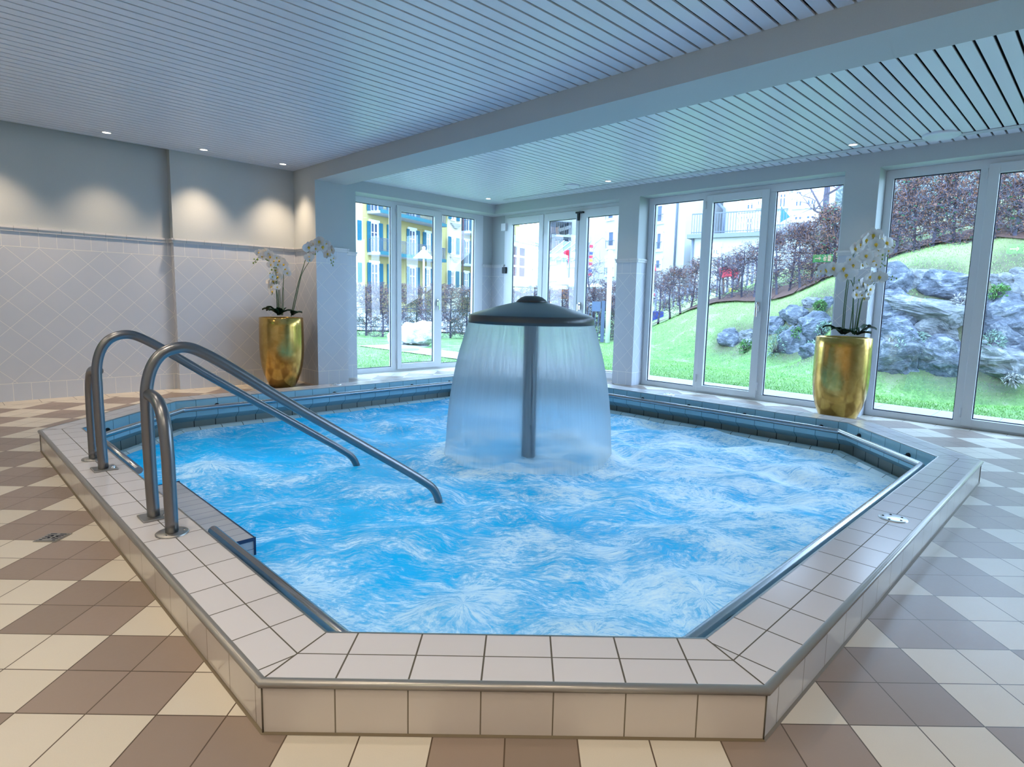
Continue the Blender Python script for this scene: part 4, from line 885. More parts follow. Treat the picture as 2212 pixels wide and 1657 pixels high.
RK = [  # centre, size in the zoomed crop, material, label, tilt
 (c3(455, 850), 150, 150, .4283, 'rock1', 'large blue-grey boulder in the top row at the left of the right window', .1),
 (c3(580, 832), 115, 98, .4283, 'rock2', 'small pale boulder wedged in the top row between two grey ones', .0),
 (c3(730, 868), 200, 135, .4283, 'rock1', 'wide grey boulder in the top row right of the small pale one', -.1),
 (c3(430, 1015), 240, 180, .4283, 'rock1', 'big dark boulder in the middle row right behind the orchids', .1),
 (c3(605, 995), 330, 120, .4283, 'rock2', 'long flat slab boulder lying slanted in the middle row', -.18),
 (c3(450, 1205), 230, 230, .4283, 'rock1', 'large rounded boulder on the lawn right of the golden planter', .0),
 (c3(645, 1112), 160, 165, .4283, 'rock2', 'pale split boulder below the long slab, above the lower row', .3),
 (c3(692, 1232), 250, 180, .4283, 'rock1', 'wide flat-topped boulder on the lawn left of the window mullion', .15),
 (c3(795, 1010), 100, 150, .4283, 'rock1', 'upright grey boulder half hidden by the left side of the mullion', .1),
 (c3(1012, 850), 115, 95, .4283, 'rock2', 'small pale boulder in the top row right of the mullion', -.3),
 (c3(1100, 925), 90, 160, .4283, 'rock2', 'tall pale boulder at the right picture edge, upper row', .1),
 (c3(1000, 1015), 225, 180, .4283, 'rock1', 'large blue-grey boulder in the middle row right of the mullion', -.2),
 (c3(1058, 1155), 185, 180, .4283, 'rock1', 'dark slanted boulder low at the right picture edge', .2),
 (c3(950, 1258), 215, 160, .4283, 'rock2', 'broad boulder on the lawn right of the mullion', -.1),
 (c3(1170, 1080), 150, 200, .4283, 'rock1', 'boulder mostly beyond the right picture edge', .1),
 (c3(1085, 810), 80, 60, .4283, 'rock2', 'flat pale stone topping the wall at the right picture edge', .0),
 (c3(1190, 1230), 200, 170, .4283, 'rock1', 'low boulder beyond the right picture edge', .1),
 (c2(770, 1205), 130, 135, .3139, 'rock1', 'leftmost boulder of the wall, seen through the balcony door pane', .5),
 (c2(878, 1180), 90, 100, .3139, 'rock2', 'pale boulder right behind the leftmost one', .1),
 (c2(893, 1228), 70, 60, .3139, 'rock2', 'small stone at the foot of the wall by the door frame', .1),
 (c2(1062, 1108), 145, 140, .3139, 'rock1', 'dark boulder right of the door frame in the middle window', .1),
 (c2(1208, 1055), 175, 160, .3139, 'rock1', 'big boulder high in the right pane of the middle window', -.1),
 (c2(1352, 1122), 180, 165, .3139, 'rock1', 'large rounded boulder left of the right golden planter', .2),
 (c2(1212, 1228), 165, 200, .3139, 'rock1', 'tall boulder standing on the lawn in the right pane of the middle window', .15),
 (c2(1328, 1285), 125, 100, .3139, 'rock1', 'low boulder at the lawn edge just left of the right planter', .0),
 (c2(1332, 938), 100, 70, .3139, 'rock2', 'small pale stone near the top of the bank left of the pier', .0),
 (c2(1430, 975), 70, 125, .3139, 'rock1', 'upright boulder beside the pier left of the right planter', .0)]
for i, (c, w_, h_, sc, m_, lb, tl_) in enumerate(RK):
    u, v = c; w_, h_ = w_*sc, h_*sc
    # distance: march along the ray until it meets the bank
    dm = 8.5
    for k in range(240):
        X_ = at_d(u, v, dm)
        if X_[2] <= tz(X_[0], X_[1])+.02: break
        dm += .05
    X_ = at_d(u, v, dm); k_ = dm/CF
    boulder('boulder', (X_[0], X_[1]+.05, X_[2]), w_*k_*.74, w_*k_*.52, h_*k_*.76, lb, m_, 100+i, tilt=tl_)
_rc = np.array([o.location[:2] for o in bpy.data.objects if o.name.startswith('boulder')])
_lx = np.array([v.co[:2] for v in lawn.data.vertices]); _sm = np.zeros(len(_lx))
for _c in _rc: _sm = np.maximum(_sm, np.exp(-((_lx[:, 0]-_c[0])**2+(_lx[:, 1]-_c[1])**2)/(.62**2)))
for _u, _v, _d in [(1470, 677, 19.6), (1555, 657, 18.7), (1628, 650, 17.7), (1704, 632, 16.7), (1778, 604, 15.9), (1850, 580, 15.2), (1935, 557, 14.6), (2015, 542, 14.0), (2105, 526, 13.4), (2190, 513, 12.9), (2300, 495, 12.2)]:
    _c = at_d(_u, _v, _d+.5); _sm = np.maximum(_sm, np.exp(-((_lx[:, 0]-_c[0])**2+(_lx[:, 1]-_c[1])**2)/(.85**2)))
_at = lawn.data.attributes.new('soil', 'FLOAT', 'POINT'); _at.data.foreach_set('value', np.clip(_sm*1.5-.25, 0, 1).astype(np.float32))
X_ = at_d(886, 722, 15.6)
sb = boulder('boulder', (X_[0]+.22, X_[1], .30), .50, .42, .44, 'tall white rounded boulder on pale gravel on the lawn before the hedge', 'rock3', 7, group='white boulders on the lawn')
sb2 = boulder('boulder', (X_[0]-.32, X_[1]+.1, .16), .33, .3, .30, 'lower white rounded boulder left of the tall white one', 'rock3', 9, group='white boulders on the lawn')
for o in (sb, sb2):
    for p_ in o.data.polygons: p_.use_smooth = True
b = MB(); b.lathe([(.001, .02), (.55, .008), (.68, -.03)], (X_[0]-.1, X_[1], -.02), 40); tag(b.build('gravel_patch', mat('pale_gravel', (.36, .36, .35), .95)), 'round patch of pale gravel under the white boulders', 'gravel', kind='stuff')
b = MB(); Xs = at_z(877, 756, -.1)*S; b.lathe([(.001, .012), (.30, .010), (.33, -.03)], (Xs[0], Xs[1], 0.0), 36); tag(b.build('manhole_cover', 'paver'), 'flat pale round cover set in the lawn in front of the white boulders', 'cover')

# ---------------------------------------------------------------- hedge trees
M['bark'] = mat('dark_bark', (.06, .055, .085), .9); M['twig'] = mat('thin_twigs', (.10, .08, .11), .9)
M['dryleaf'] = mat('brown_beech_leaf', (.19, .085, .05), .8); M['greenleaf'] = mat('evergreen_leaf', (.03, .11, .05), .7)
class Sticks:
    def __init__(s): s.v = []; s.f = []
    def add(s, a, b, r0, r1):
        d = (b-a); L_ = d.length
        if L_ < 1e-6: return
        d /= L_; x = d.cross(Vector((.3, .2, 1))).normalized(); y = d.cross(x); n0 = len(s.v)
        for c, r in ((a, r0), (b, r1)):
            for k in range(3):
                t = k*2.0944; s.v.append(c+(x*math.cos(t)+y*math.sin(t))*r)
        for k in range(3): s.f.append((n0+k, n0+(k+1) % 3, n0+3+(k+1) % 3, n0+3+k))
    def path(s, a, d, L_, r, seg, rnd, wob=.25, up=0.0):
        pts = [a]; dd = d.normalized()
        for k in range(seg):
            dd = (dd+Vector((rnd.gauss(0, wob), rnd.gauss(0, wob), rnd.gauss(0, wob)+up))).normalized(); b = pts[-1]+dd*(L_/seg); s.add(pts[-1], b, r*(1-k/seg*.7), r*(1-(k+1)/seg*.7)); pts.append(b)
        return pts
    def leaf(s, c, r, rnd):
        a = Vector((rnd.gauss(0, 1), rnd.gauss(0, 1), rnd.gauss(0, 1))).normalized(); b = a.orthogonal().normalized(); n0 = len(s.v)
        s.v += [c-a*r, c+b*r*.55, c+a*r, c-b*r*.55]; s.f.append((n0, n0+1, n0+2, n0+3))
    def mesh(s, name):
        me = bpy.data.meshes.new(name); me.from_pydata([tuple(v) for v in s.v], [], s.f); return me
def hedge_tree(seed, h, w, d, nlat, leaves, low=.25, name='hedge_tree', green=0):
    """a pleached tree about h tall, w wide, d deep; returns the root Empty at the origin"""
    rnd = random.Random(seed); root = bpy.data.objects.new(name, None); COL.objects.link(root); LOC[root.name] = Vector((0, 0, 0)); root.empty_display_size = .1
    tr = Sticks(); tw = Sticks(); lf = Sticks(); gl = Sticks()
    tp = tr.path(Vector((0, 0, -.1)), Vector((0, 0, 1)), h*.97, .055*h/2.2, 9, rnd, .07, .12)
    for k in range(nlat):
        f = low+(1-low)*rnd.random()**.8; i = min(int(f*9), 8); a = tp[i].lerp(tp[i+1], f*9-i if f*9-i <= 1 else 1)
        sgn = rnd.choice((-1, 1)); dr = Vector((sgn*rnd.uniform(.5, 1), rnd.uniform(-.5, .5)*d/w*1.6, rnd.uniform(-.1, .75)))
        L_ = w*rnd.uniform(.28, .62); pts = tw.path(a, dr, L_, .011*h/2.2, 5, rnd, .28, .03)
        for j in range(rnd.randint(5, 8)):
            q_ = pts[rnd.randint(1, 5)]; p2 = tw.path(q_, Vector((rnd.gauss(0, 1), rnd.gauss(0, .7), rnd.gauss(.35, .8))), rnd.uniform(.12, .34)*h/2.2, .0055, 3, rnd, .35)
            for jj in range(2): tw.path(p2[rnd.randint(1, 3)], Vector((rnd.gauss(0, 1), rnd.gauss(0, 1), rnd.gauss(.2, 1))), rnd.uniform(.06, .17)*h/2.2, .0038, 2, rnd, .4)
            for jj in range(3 if leaves < .9 else 6):
                if rnd.random() < leaves*(.35+1.1*f*f): lf.leaf(p2[rnd.randint(1, 3)]+Vector((rnd.gauss(0, .03), rnd.gauss(0, .03), rnd.gauss(0, .03))), rnd.uniform(.018, .036)*(h/2.2)**.5, rnd)
            if rnd.random() < green: gl.leaf(p2[-1], rnd.uniform(.03, .06), rnd)
    # clip everything to the sheared hedge block
    for st in (tw, lf, gl):
        for i, v in enumerate(st.v): st.v[i] = Vector((max(-w*.56, min(w*.56, v.x)), max(-d*.5, min(d*.5, v.y)), min(h+.02*math.sin(v.x*30), v.z)))
    for nm, st, mm in (('trunk', tr, 'bark'), ('branches', tw, 'twig'), ('leaves', lf, 'dryleaf'), ('green_shoots', gl, 'greenleaf')):
        if not st.f: continue
        o = bpy.data.objects.new(nm, st.mesh(nm)); COL.objects.link(o); o.parent = root; o.data.materials.append(M[mm])
    return root
ORD = ['first', 'second', 'third', 'fourth', 'fifth', 'sixth', 'seventh', 'eighth', 'ninth', 'tenth', 'eleventh', 'twelfth', 'thirteenth', 'fourteenth', 'fifteenth', 'sixteenth', 'seventeenth', 'eighteenth', 'nineteenth', 'twentieth', 'twenty-first', 'twenty-second', 'twenty-third', 'twenty-fourth']
HA = [hedge_tree(20+i, 1.66, .86, .5, 105, .5, .06) for i in range(3)]
usedA = [False]*3
us = [748, 790, 826, 862, 898, 934, 972, 1010, 1046, 1080, 1112, 1146, 1180, 1214, 1250, 1284, 1312, 1342]
for i, u in enumerate(us):
    k = i % 3; X_ = at_d(u, 720, 19.0+.25*math.sin(i*2.1))
    lb = '%s clipped bare tree from the left in the long low hedge behind the lawn' % ORD[i]
    if not usedA[k]: o = HA[k]; usedA[k] = True; o.location = (X_[0], X_[1], 0)
    else: o = dup(HA[k], (X_[0], X_[1], 0), (i % 2)*math.pi, 1)
    if u > 1290: o.scale = (1, 1, 1.18)
    tag(o, lb, 'tree', 'clipped bare trees of the low hedge across the lawn')
# hedge climbing the bank
HB = [hedge_tree(50, 2.1, .95, .6, 60, .35, .15), hedge_tree(51, 2.1, .95, .6, 66, .7, .15), hedge_tree(52, 2.1, 1.0, .7, 84, 1.0, .06), hedge_tree(53, 2.1, 1.0, .7, 84, 1.0, .05, green=.3)]
usedB = [False]*4
LB = [(1398, 702, 578, 20.6, 0), (1422, 694, 585, 20.2, 0), (1447, 686, 578, 19.7, 0), (1470, 677, 570, 19.3, 1), (1492, 668, 562, 18.9, 1), (1520, 658, 552, 18.5, 1), (1555, 657, 545, 18.2, 0), (1578, 656, 540, 17.9, 0), (1602, 653, 528, 17.6, 0), (1628, 650, 515, 17.2, 0), (1650, 646, 500, 16.9, 1), (1678, 641, 486, 16.5, 1), (1704, 632, 478, 16.2, 1), (1728, 624, 472, 15.9, 1), (1752, 614, 462, 15.7, 2), (1778, 604, 452, 15.4, 2), (1804, 594, 432, 15.1, 3),
      (1850, 580, 415, 14.7, 2), (1895, 568, 395, 14.2, 2), (1935, 557, 350, 13.9, 2), (1975, 550, 340, 13.5, 3), (2015, 542, 330, 13.2, 2), (2060, 535, 320, 12.9, 3), (2105, 526, 310, 12.6, 2)]
for i, (u, vb, vt, dm, k) in enumerate(LB):
    X_ = at_d(u, vb, dm); Xt = at_d(u, vt, dm); sc_ = (Xt[2]-X_[2])/2.1
    lb = '%s tree from the left in the brown-leaved hedge climbing the bank' % ORD[i]
    if not usedB[k]: o = HB[k]; usedB[k] = True
    else: o = dup(HB[k], (0, 0, 0), 0)
    o.location = (X_[0], X_[1], X_[2]-.05); o.rotation_euler = (0, 0, (i % 2)*math.pi-.45); o.scale = (max(.85, sc_*.85),)*2+(sc_,)
    tag(o, lb, 'tree', 'bare and brown-leaved trees of the hedge up the bank')
for i, (u, vb, vt, dm, k) in enumerate([(2148, 520, 300, 12.3, 2), (2190, 513, 290, 12.0, 3), (2236, 505, 280, 11.7, 2), (2290, 495, 270, 11.4, 3), (2350, 480, 250, 11, 2)]):
    X_ = at_d(u, vb, dm); Xt = at_d(u, vt, dm); sc_ = (Xt[2]-X_[2])/2.1
    o = dup(HB[k], (0, 0, 0), 0); o.location = (X_[0], X_[1], X_[2]-.05); o.rotation_euler = (0, 0, (i % 2)*math.pi-.45); o.scale = (sc_*.85, sc_*.85, sc_)
    tag(o, '%s tree right of the mullion in the tall hedge above the boulder wall' % ORD[i], 'tree', 'bare and brown-leaved trees of the hedge up the bank')
# leaf litter strip under the hedge
M['litter'] = mat('brown_leaf_litter', (.16, .07, .05), .95)
lk(M['litter'], mixc(M['litter'], noise(M['litter'], pos(M['litter']), 26, 5, .8), (.03, .02, .025), (.16, .08, .055)), bs(M['litter'], 'Base Color'))
b = MB(); Lp = [at_d(u, v, d_m) for (u, v, _, d_m, _) in [(1380, 708, 0, 20.8, 0)]+LB+[(2148, 520, 0, 12.3, 0), (2236, 505, 0, 11.7, 0), (2350, 480, 0, 11, 0)]]
rnd = random.Random(3)
for i in range(len(Lp)-1):
    for k in range(4):
        A_, B_ = Lp[i], Lp[i+1]; n_ = np.array([B_[1]-A_[1], -(B_[0]-A_[0])]); n_ = n_/np.linalg.norm(n_)
        def pt(P, o_): x, y = P[0]+n_[0]*o_, P[1]+n_[1]*o_; return Vector((x, y, tz(x, y)+.03+(.05 if abs(o_) < .5 else 0)))
        w_l = .17 if i < 16 else .13; o0, o1 = -.45+k*w_l, -.45+(k+1)*w_l
        b.face([pt(A_, o0), pt(B_, o0), pt(B_, o1), pt(A_, o1)])
tag(b.build('leaf_litter', 'litter', smooth=True), 'strip of dark brown fallen leaves along the foot of the hedge on the bank', 'leaf litter', kind='stuff')

# ---------------------------------------------------------------- plants among the boulders
M['frost'] = mat('frosty_green_leaf', (.20, .30, .25), .7); M['paleleaf'] = mat('silver_leaf', (.34, .34, .33), .7); M['tuft'] = mat('fresh_grass', (.08, .22, .05), .7)
def shrub(u, v, wpx, hpx, m_, label, seed, n=240):
    dm = 8.5
    for k in range(240):
        X_ = at_d(u, v, dm)
        if X_[2] <= tz(X_[0], X_[1])+.02: break
        dm += .05
    dm -= .25; c = Vector(at_d(u, v, dm)); w = wpx*dm/CF*.5; h = hpx*dm/CF*.5; rnd = random.Random(seed); st = Sticks(); sk = Sticks()
    for k in range(n):
        d = Vector((rnd.gauss(0, 1), rnd.gauss(0, 1)*.6-.3, rnd.gauss(.25, .8))).normalized(); tip = c+Vector((d.x*w, d.y*w*.7, d.z*h))*rnd.uniform(.55, 1.05); base = c+Vector((0, .1, -h*.5))
        if k % 4 == 0: sk.add(base, tip, .006, .002)
        dr = (tip-base).normalized()+Vector((rnd.gauss(0, .4), rnd.gauss(0, .4), rnd.gauss(-.2, .4))); s_ = dr.cross(Vector((rnd.gauss(0, 1), rnd.gauss(0, 1), 1))).normalized(); L_ = rnd.uniform(.05, .12); n0 = len(st.v)
        dr.normalize(); st.v += [tip-dr*L_*.5, tip+s_*.012, tip+dr*L_*.5-Vector((0, 0, .02)), tip-s_*.012]; st.f.append((n0, n0+1, n0+2, n0+3))
    root = thing('garden_plant', label, 'plant', c-Vector((0, 0, h*.5)), 'plants growing between the boulders')
    for nm, s2, mm in (('foliage', st, m_), ('stems', sk, 'twig')):
        for i, vv in enumerate(s2.v): s2.v[i] = vv-root.location
        o = bpy.data.objects.new(nm, s2.mesh(nm)); COL.objects.link(o); o.parent = root; o.data.materials.append(M[mm])
for i, (c, w_, h_, m_, lb) in enumerate([(c3(530, 1135), 85, 50, 'frost', 'blue-green trailing plant left of the pale split boulder'), (c3(780, 950), 45, 45, 'paleleaf', 'silvery plant at the left edge of the mullion'), (c3(940, 1150), 55, 60, 'frost', 'frosty trailing plant just right of the mullion'), (c3(975, 890), 45, 38, 'tuft', 'fresh green grass tuft in the wall right of the mullion'), (c3(1050, 1330), 45, 30, 'paleleaf', 'dry pale plant at the foot of the wall near the right edge'),
        (c2(1075, 1240), 56, 56, 'frost', 'big frosty bush at the lawn edge right of the door frame'), (c2(1120, 1140), 34, 32, 'frost', 'small frosty plant above the big frosty bush'), (c2(1395, 1125), 36, 44, 'frost', 'frosty plant hanging left of the pier'), (c2(1330, 1235), 40, 26, 'frost', 'low frosty plant above the boulder left of the planter'), (c2(1230, 1150), 36, 40, 'tuft', 'green grass tuft between boulders in the right pane of the middle window'),
        (c2(865, 1240), 34, 34, 'tuft', 'green tuft beside the leftmost boulder'), (c2(1370, 960), 30, 30, 'tuft', 'green tuft near the top of the bank left of the pier')]):
    shrub(*c, w_, h_, m_, lb, 300+i)

# ================================================================ buildings beyond the hedges
M['yellow'] = mat('yellow_render', (.42, .36, .14), .9); M['white_r'] = mat('white_render', (.38, .39, .40), .9)
M['teal'] = mat('teal_shutter', (.004, .11, .17), .6); M['tealedge'] = mat('teal_slab_edge', (.012, .12, .15), .6)
M['bglass'] = mat('window_reflecting', (.05, .08, .14), .15); M['palecurtain'] = mat('pale_curtain', (.07, .10, .17), .6)
M['railing'] = mat('grey_railing', (.09, .11, .15), .5); M['roofgrey'] = mat('grey_roof', (.15, .17, .20), .8)
M['pinkred'] = mat('pink_red_render', (.34, .12, .13), .9); M['peach'] = mat('peach_render', (.50, .33, .25), .9); M['darkred'] = mat('dark_pipe', (.10, .04, .05), .7)
class Facade:
    """vertical wall plane through two ground points; s runs along it in metres, d towards the viewer"""
    def __init__(f, u0, d0, u1, d1, v=640):
        A, B = at_d(u0, v, d0), at_d(u1, v, d1); f.A = Vector((A[0], A[1], 0)); e = Vector((B[0]-A[0], B[1]-A[1], 0)); f.L = e.length; f.e = e.normalized(); f.n = Vector((f.e.y, -f.e.x, 0))
        if (Vector((CAM[0]*S, CAM[1]*S, 0))-f.A).dot(f.n) < 0: f.n = -f.n
    def sz(f, u, v, d=0.0):
        r = Vector(ray(u, v)); o = Vector(CAM*S); t = (f.A+f.n*d-o).dot(f.n)/r.dot(f.n); X = o+r*t; return (X-f.A).dot(f.e), X.z
    def P(f, s, d, z): return f.A+f.e*s+f.n*d+Vector((0, 0, z))
    def box(f, mb, s0, s1, d0, d1, z0, z1):
        mb.hexa([f.P(s0, d0, z0), f.P(s1, d0, z0), f.P(s1, d1, z0), f.P(s0, d1, z0), f.P(s0, d0, z1), f.P(s1, d0, z1), f.P(s1, d1, z1), f.P(s0, d1, z1)])
def bwindow(F, root, s0, s1, z0, z1, shut=None, bars=True, glass='bglass', surround=True, name='window'):
    """a window with surround, pane, glazing bars and optional shutters (left, right widths)"""
    fr = MB(); t = .09
    if surround:
        F.box(fr, s0-.16, s1+.16, .0, .09, z1, z1+.2); F.box(fr, s0-.10, s0, 0, .07, z0, z1); F.box(fr, s1, s1+.10, 0, .07, z0, z1); F.box(fr, s0-.12, s1+.12, 0, .10, z0-.1, z0)
    F.box(fr, s0, s0+t, -.05, .05, z0, z1); F.box(fr, s1-t, s1, -.05, .05, z0, z1); F.box(fr, s0, s1, -.05, .05, z1-t, z1); F.box(fr, s0, s1, -.05, .05, z0, z0+t)
    if bars:
        m_ = (s0+s1)/2; F.box(fr, m_-.05, m_+.05, -.05, .04, z0, z1); F.box(fr, s0, s1, -.05, .03, z0+(z1-z0)*.66, z0+(z1-z0)*.66+.05)
    w = fr.build(name, 'trimwhite', root); p = MB(); F.box(p, s0, s1, .0, .012, z0, z1); p.build('pane', glass, w)
    if shut:
        for (a, c) in shut:
            m = MB(); F.box(m, a, c, .06, .12, z0, z1+.02)
            k = z0+.1
            while k < z1-.1: F.box(m, a+.06, c-.06, .12, .135, k, k+.05); k += .11
            m.build('shutter', 'teal', root)
def balcony(F, root, s0, s1, z, depth=1.2, edge='tealedge', rail='railing', h=1.02, step=.13):
    m = MB(); F.box(m, s0, s1, 0, depth, z-.22, z-.02); sl = m.build('balcony_slab', 'white_r', root)
    m = MB(); F.box(m, s0-.03, s1+.03, depth-.05, depth+.05, z-.20, z+.06); m.build('slab_edge', edge, sl)
    m = MB(); F.box(m, s0, s1, depth-.05, depth, z+h-.05, z+h); F.box(m, s0, s1, depth-.05, depth-.01, z+h*.82, z+h*.82+.03); F.box(m, s0, s1, depth-.05, depth-.01, z+.12, z+.15)
    for ss in (s0, s1-.05): F.box(m, ss, ss+.05, 0, depth, z+h-.05, z+h)
    s = s0
    while s < s1: F.box(m, s, s+.025, depth-.045, depth-.015, z+.03, z+h); s += step
    for k in range(int(depth/step)):
        F.box(m, s0, s0+.025, k*step, k*step+.025, z+.03, z+h); F.box(m, s1-.03, s1, k*step, k*step+.025, z+.03, z+h)
    m.build('railing', rail, root)
c1 = lambda x, y: (740+x*.28362, 370+y*.28362)
YF = Facade(740, 43.5, 1030, 61)
yb = thing('apartment_house', 'yellow apartment house with teal shutters and balconies behind the low hedge', 'building', YF.P(0, 0, 0))
sx = lambda x, y=600: YF.sz(*c1(x, y))[0]
m = MB(); YF.box(m, -12, sx(1345), -9, 0, -1, 15); m.build('wall', 'yellow', yb)
m = MB(); YF.box(m, -12.5, sx(1345)+.4, -9.5, .7, 15, 15.5); m.build('roof', 'roofgrey', yb)
m = MB(); YF.box(m, sx(795), sx(886), 0, .25, -1, 15); m.build('white_bay', mat('cream_bay_render', (.60, .57, .42), .9), yb)
m = MB(); YF.box(m, sx(98)-4, sx(150), 0, .05, -1, 15); m.build('cream_strip', mat('cream_wall_strip', (.60, .56, .38), .9), yb)
m = MB(); pa = YF.P(sx(893), .35, 0); m.tube([pa, pa+Vector((0, 0, 15))], .07, 8); m.build('downpipe', 'darkred', yb)
lev = [1.52, 4.58, 7.62, 10.7]
colsY = [((212, 268), [(183, 208), (272, 300)]), ((505, 552), [(484, 503), (555, 581)]), ((632, 662), [(607, 629), (666, 690)]), ((822, 848), [(799, 820), (862, 883)]), ((925, 957), [(902, 923), (960, 984)]), ((350, 352), [(335, 366)])]
for fl in range(3):
    z0 = lev[fl]
    for (a, c), sh in colsY:
        if a == 350:
            s_ = MB(); YF.box(s_, sx(335), sx(366), .05, .11, z0+.05, z0+2.3); s_.build('shutter', 'teal', yb); continue
        base = z0 if a in (212, 505, 925) else z0+(.75 if a != 822 else .8)
        off = .25 if a == 822 else 0
        if off:
            YF2 = YF; old = YF.A.copy(); YF.A = YF.A+YF.n*off
        bwindow(YF, yb, sx(a), sx(c), base, z0+2.25, [(sx(x0), sx(x1)) for x0, x1 in sh])
        if off: YF.A = old
    s_ = MB(); YF.box(s_, sx(110), sx(138), .06, .12, z0+.75, z0+2.2); s_.build('shutter', 'teal', yb)
for z in (lev[1], lev[2]):
    balcony(YF, yb, sx(176)+.2, sx(692), z, 1.3); balcony(YF, yb, sx(898), sx(1060), z, 1.3)
for (x, z) in ((845, lev[1]+.8), (845, lev[2]+.8)):
    m = MB(); s0 = sx(838)
    for k in range(4): YF.box(m, s0-.9+.2*k, s0+.9-.2*k, .25, .4, z-.35-.12*k, z-.25-.12*k)
    m.build('sill_bracket', 'white_r', yb)

# far white buildings seen through the folding doors and the middle window
c7 = lambda x, y: (1080+x*.1931, 420+y*.1931)
WF = Facade(1262, 44, 1482, 36)
wb = thing('white_building', 'tall plain white building with narrow barred windows right of centre', 'building', WF.P(0, 0, 0))
m = MB(); WF.box(m, 0, WF.sz(1477, 560)[0], -9, 0, -1, 16); m.build('wall', 'white_r', wb)
for (u0, v0, u1, v1) in [(1313, 498, 1328, 537), (1313, 440, 1327, 475), (1418, 441, 1434, 482), (1417, 501, 1431, 541), (1415, 559, 1428, 582), (1310, 558, 1326, 595)]:
    a = WF.sz(u0, v1); c = WF.sz(u1, v0); bwindow(WF, wb, a[0], c[0], a[1], c[1], glass='palecurtain', bars=False)
    m = MB(); s = a[0]-.1
    while s < c[0]+.1: WF.box(m, s, s+.02, .12, .14, a[1], a[1]+(c[1]-a[1])*.42); s += .12
    WF.box(m, a[0]-.12, c[0]+.12, .11, .15, a[1]+(c[1]-a[1])*.42, a[1]+(c[1]-a[1])*.42+.04); m.build('window_grille', 'railing', wb)
m = MB(); pa = WF.P(WF.sz(1462, 500)[0], .08, 0); m.tube([pa, pa+Vector((0, 0, 15))], .06, 8); m.build('downpipe', 'railing', wb)
# balcony block in the middle
BF = Facade(1196, 58, 1268, 50)
bb = thing('balcony_building', 'pale building with stacked small balconies in the middle folding door pane', 'building', BF.P(0, 0, 0))
m = MB(); BF.box(m, BF.sz(1212, 560)[0], BF.sz(1266, 560)[0], -8, 0, -1, 18); m.build('wall', 'white_r', bb)
for v in (510, 545, 478):
    a = BF.sz(*c7(660, 0))[0]; c = BF.sz(*c7(815, 0))[0]; z = BF.sz(1225, v)[1]; balcony(BF, bb, a, c, z, 1.5, 'railing', 'railing', 1.1, .16)
    bwindow(BF, bb, a+.5, c-.5, z+.05, z+2.1, glass='bglass')
PF = Facade(1186, 64, 1214, 60)
pb_ = thing('peach_tower', 'peach coloured house with a rounded oriel behind the folding doors', 'building', PF.P(0, 0, 0))
m = MB(); PF.box(m, 0, PF.L, -6, 0, -1, 17); m.build('wall', 'peach', pb_)
m = MB(); q_ = PF.P(PF.L*.65, .4, 0); zz = PF.sz(1198, 530)[1]; m.lathe([(.1, zz-2.4), (1.3, zz-1.4), (1.5, zz-1), (1.5, zz+3), (1.7, zz+3.2)], q_, 20); m.build('oriel', 'peach', pb_)
for v in (500, 530): a = PF.sz(1188, v+12); c = PF.sz(1193, v-8); bwindow(PF, pb_, a[0], c[0]+.3, a[1], c[1], [(c[0]+.35, c[0]+.8)], glass='bglass')
m = MB(); pa = PF.P(PF.L*1.02, .3, 0); m.tube([pa, pa+Vector((0, 0, 17))], .1, 8); m.build('downpipe', 'darkred', pb_)
# white annex with sloping glass roof
AF = Facade(1178, 36, 1244, 34)
an = thing('white_annex', 'low white annex with a sloping glass roof behind the parasol', 'building', AF.P(0, 0, 0))
zt = AF.sz(1210, 548)[1]
m = MB(); AF.box(m, 0, AF.L, -1.5, 0, -1, zt); m.build('wall', 'white_r', an)
m = MB(); a = [AF.P(0, .4, zt-.3), AF.P(AF.L, .4, zt-.5), AF.P(AF.L, -1.4, zt+.5), AF.P(0, -1.4, zt+.9)]; m.face(a); m.build('glass_roof', 'palecurtain', an)
for k in range(6):
    m = MB(); f0 = k/5; m.tube([a[0].lerp(a[1], f0)+Vector((0, 0, .03)), a[3].lerp(a[2], f0)+Vector((0, 0, .03))], .02, 6); m.build('roof_bar', 'trimwhite', an)
for (x0, y0, x1, y1) in [(575, 705, 628, 770), (575, 900, 625, 955), (705, 715, 745, 940), (785, 690, 840, 800)]:
    A_ = AF.sz(*c7(x0, y1)); B_ = AF.sz(*c7(x1, y0)); bwindow(AF, an, A_[0], B_[0], A_[1], B_[1], glass='palecurtain')
# conservatory at the left
GF = Facade(1100, 36, 1166, 39)
gh = thing('conservatory', 'glazed white conservatory at the left of the folding doors', 'building', GF.P(0, 0, 0))
m = MB(); GF.box(m, 0, GF.L, -1.2, -1.0, -1, GF.sz(1130, 530)[1]); m.build('back_wall', 'pinkred', gh)
z0, z1 = GF.sz(1130, 598)[1], GF.sz(1130, 534)[1]
m = MB(); GF.box(m, 0, GF.L, -.1, .1, z1, z1+.25); GF.box(m, 0, GF.L, -.1, .1, z0-.6, z0)
for k in range(5): GF.box(m, GF.L*k/4-.05, GF.L*k/4+.05, -.06, .06, z0, z1)
for k in range(1, 3): GF.box(m, 0, GF.L, -.06, .06, z0+(z1-z0)*k/3-.05, z0+(z1-z0)*k/3+.05)
m.build('glazing_frame', 'trimwhite', gh)
m = MB(); GF.box(m, 0, GF.L, -.02, 0, z0, z1); m.build('pane', 'glass', gh)
m = MB(); m.face([GF.P(0, .3, z1+.25), GF.P(GF.L, .3, z1+.25), GF.P(GF.L, -1.5, z1+.9), GF.P(0, -1.5, z1+.9)]); m.build('roof', 'palecurtain', gh)
m = MB(); GF.box(m, 0, GF.L, -1.0, 0, -1, z0-.6); m.build('plinth', 'yellow', gh)
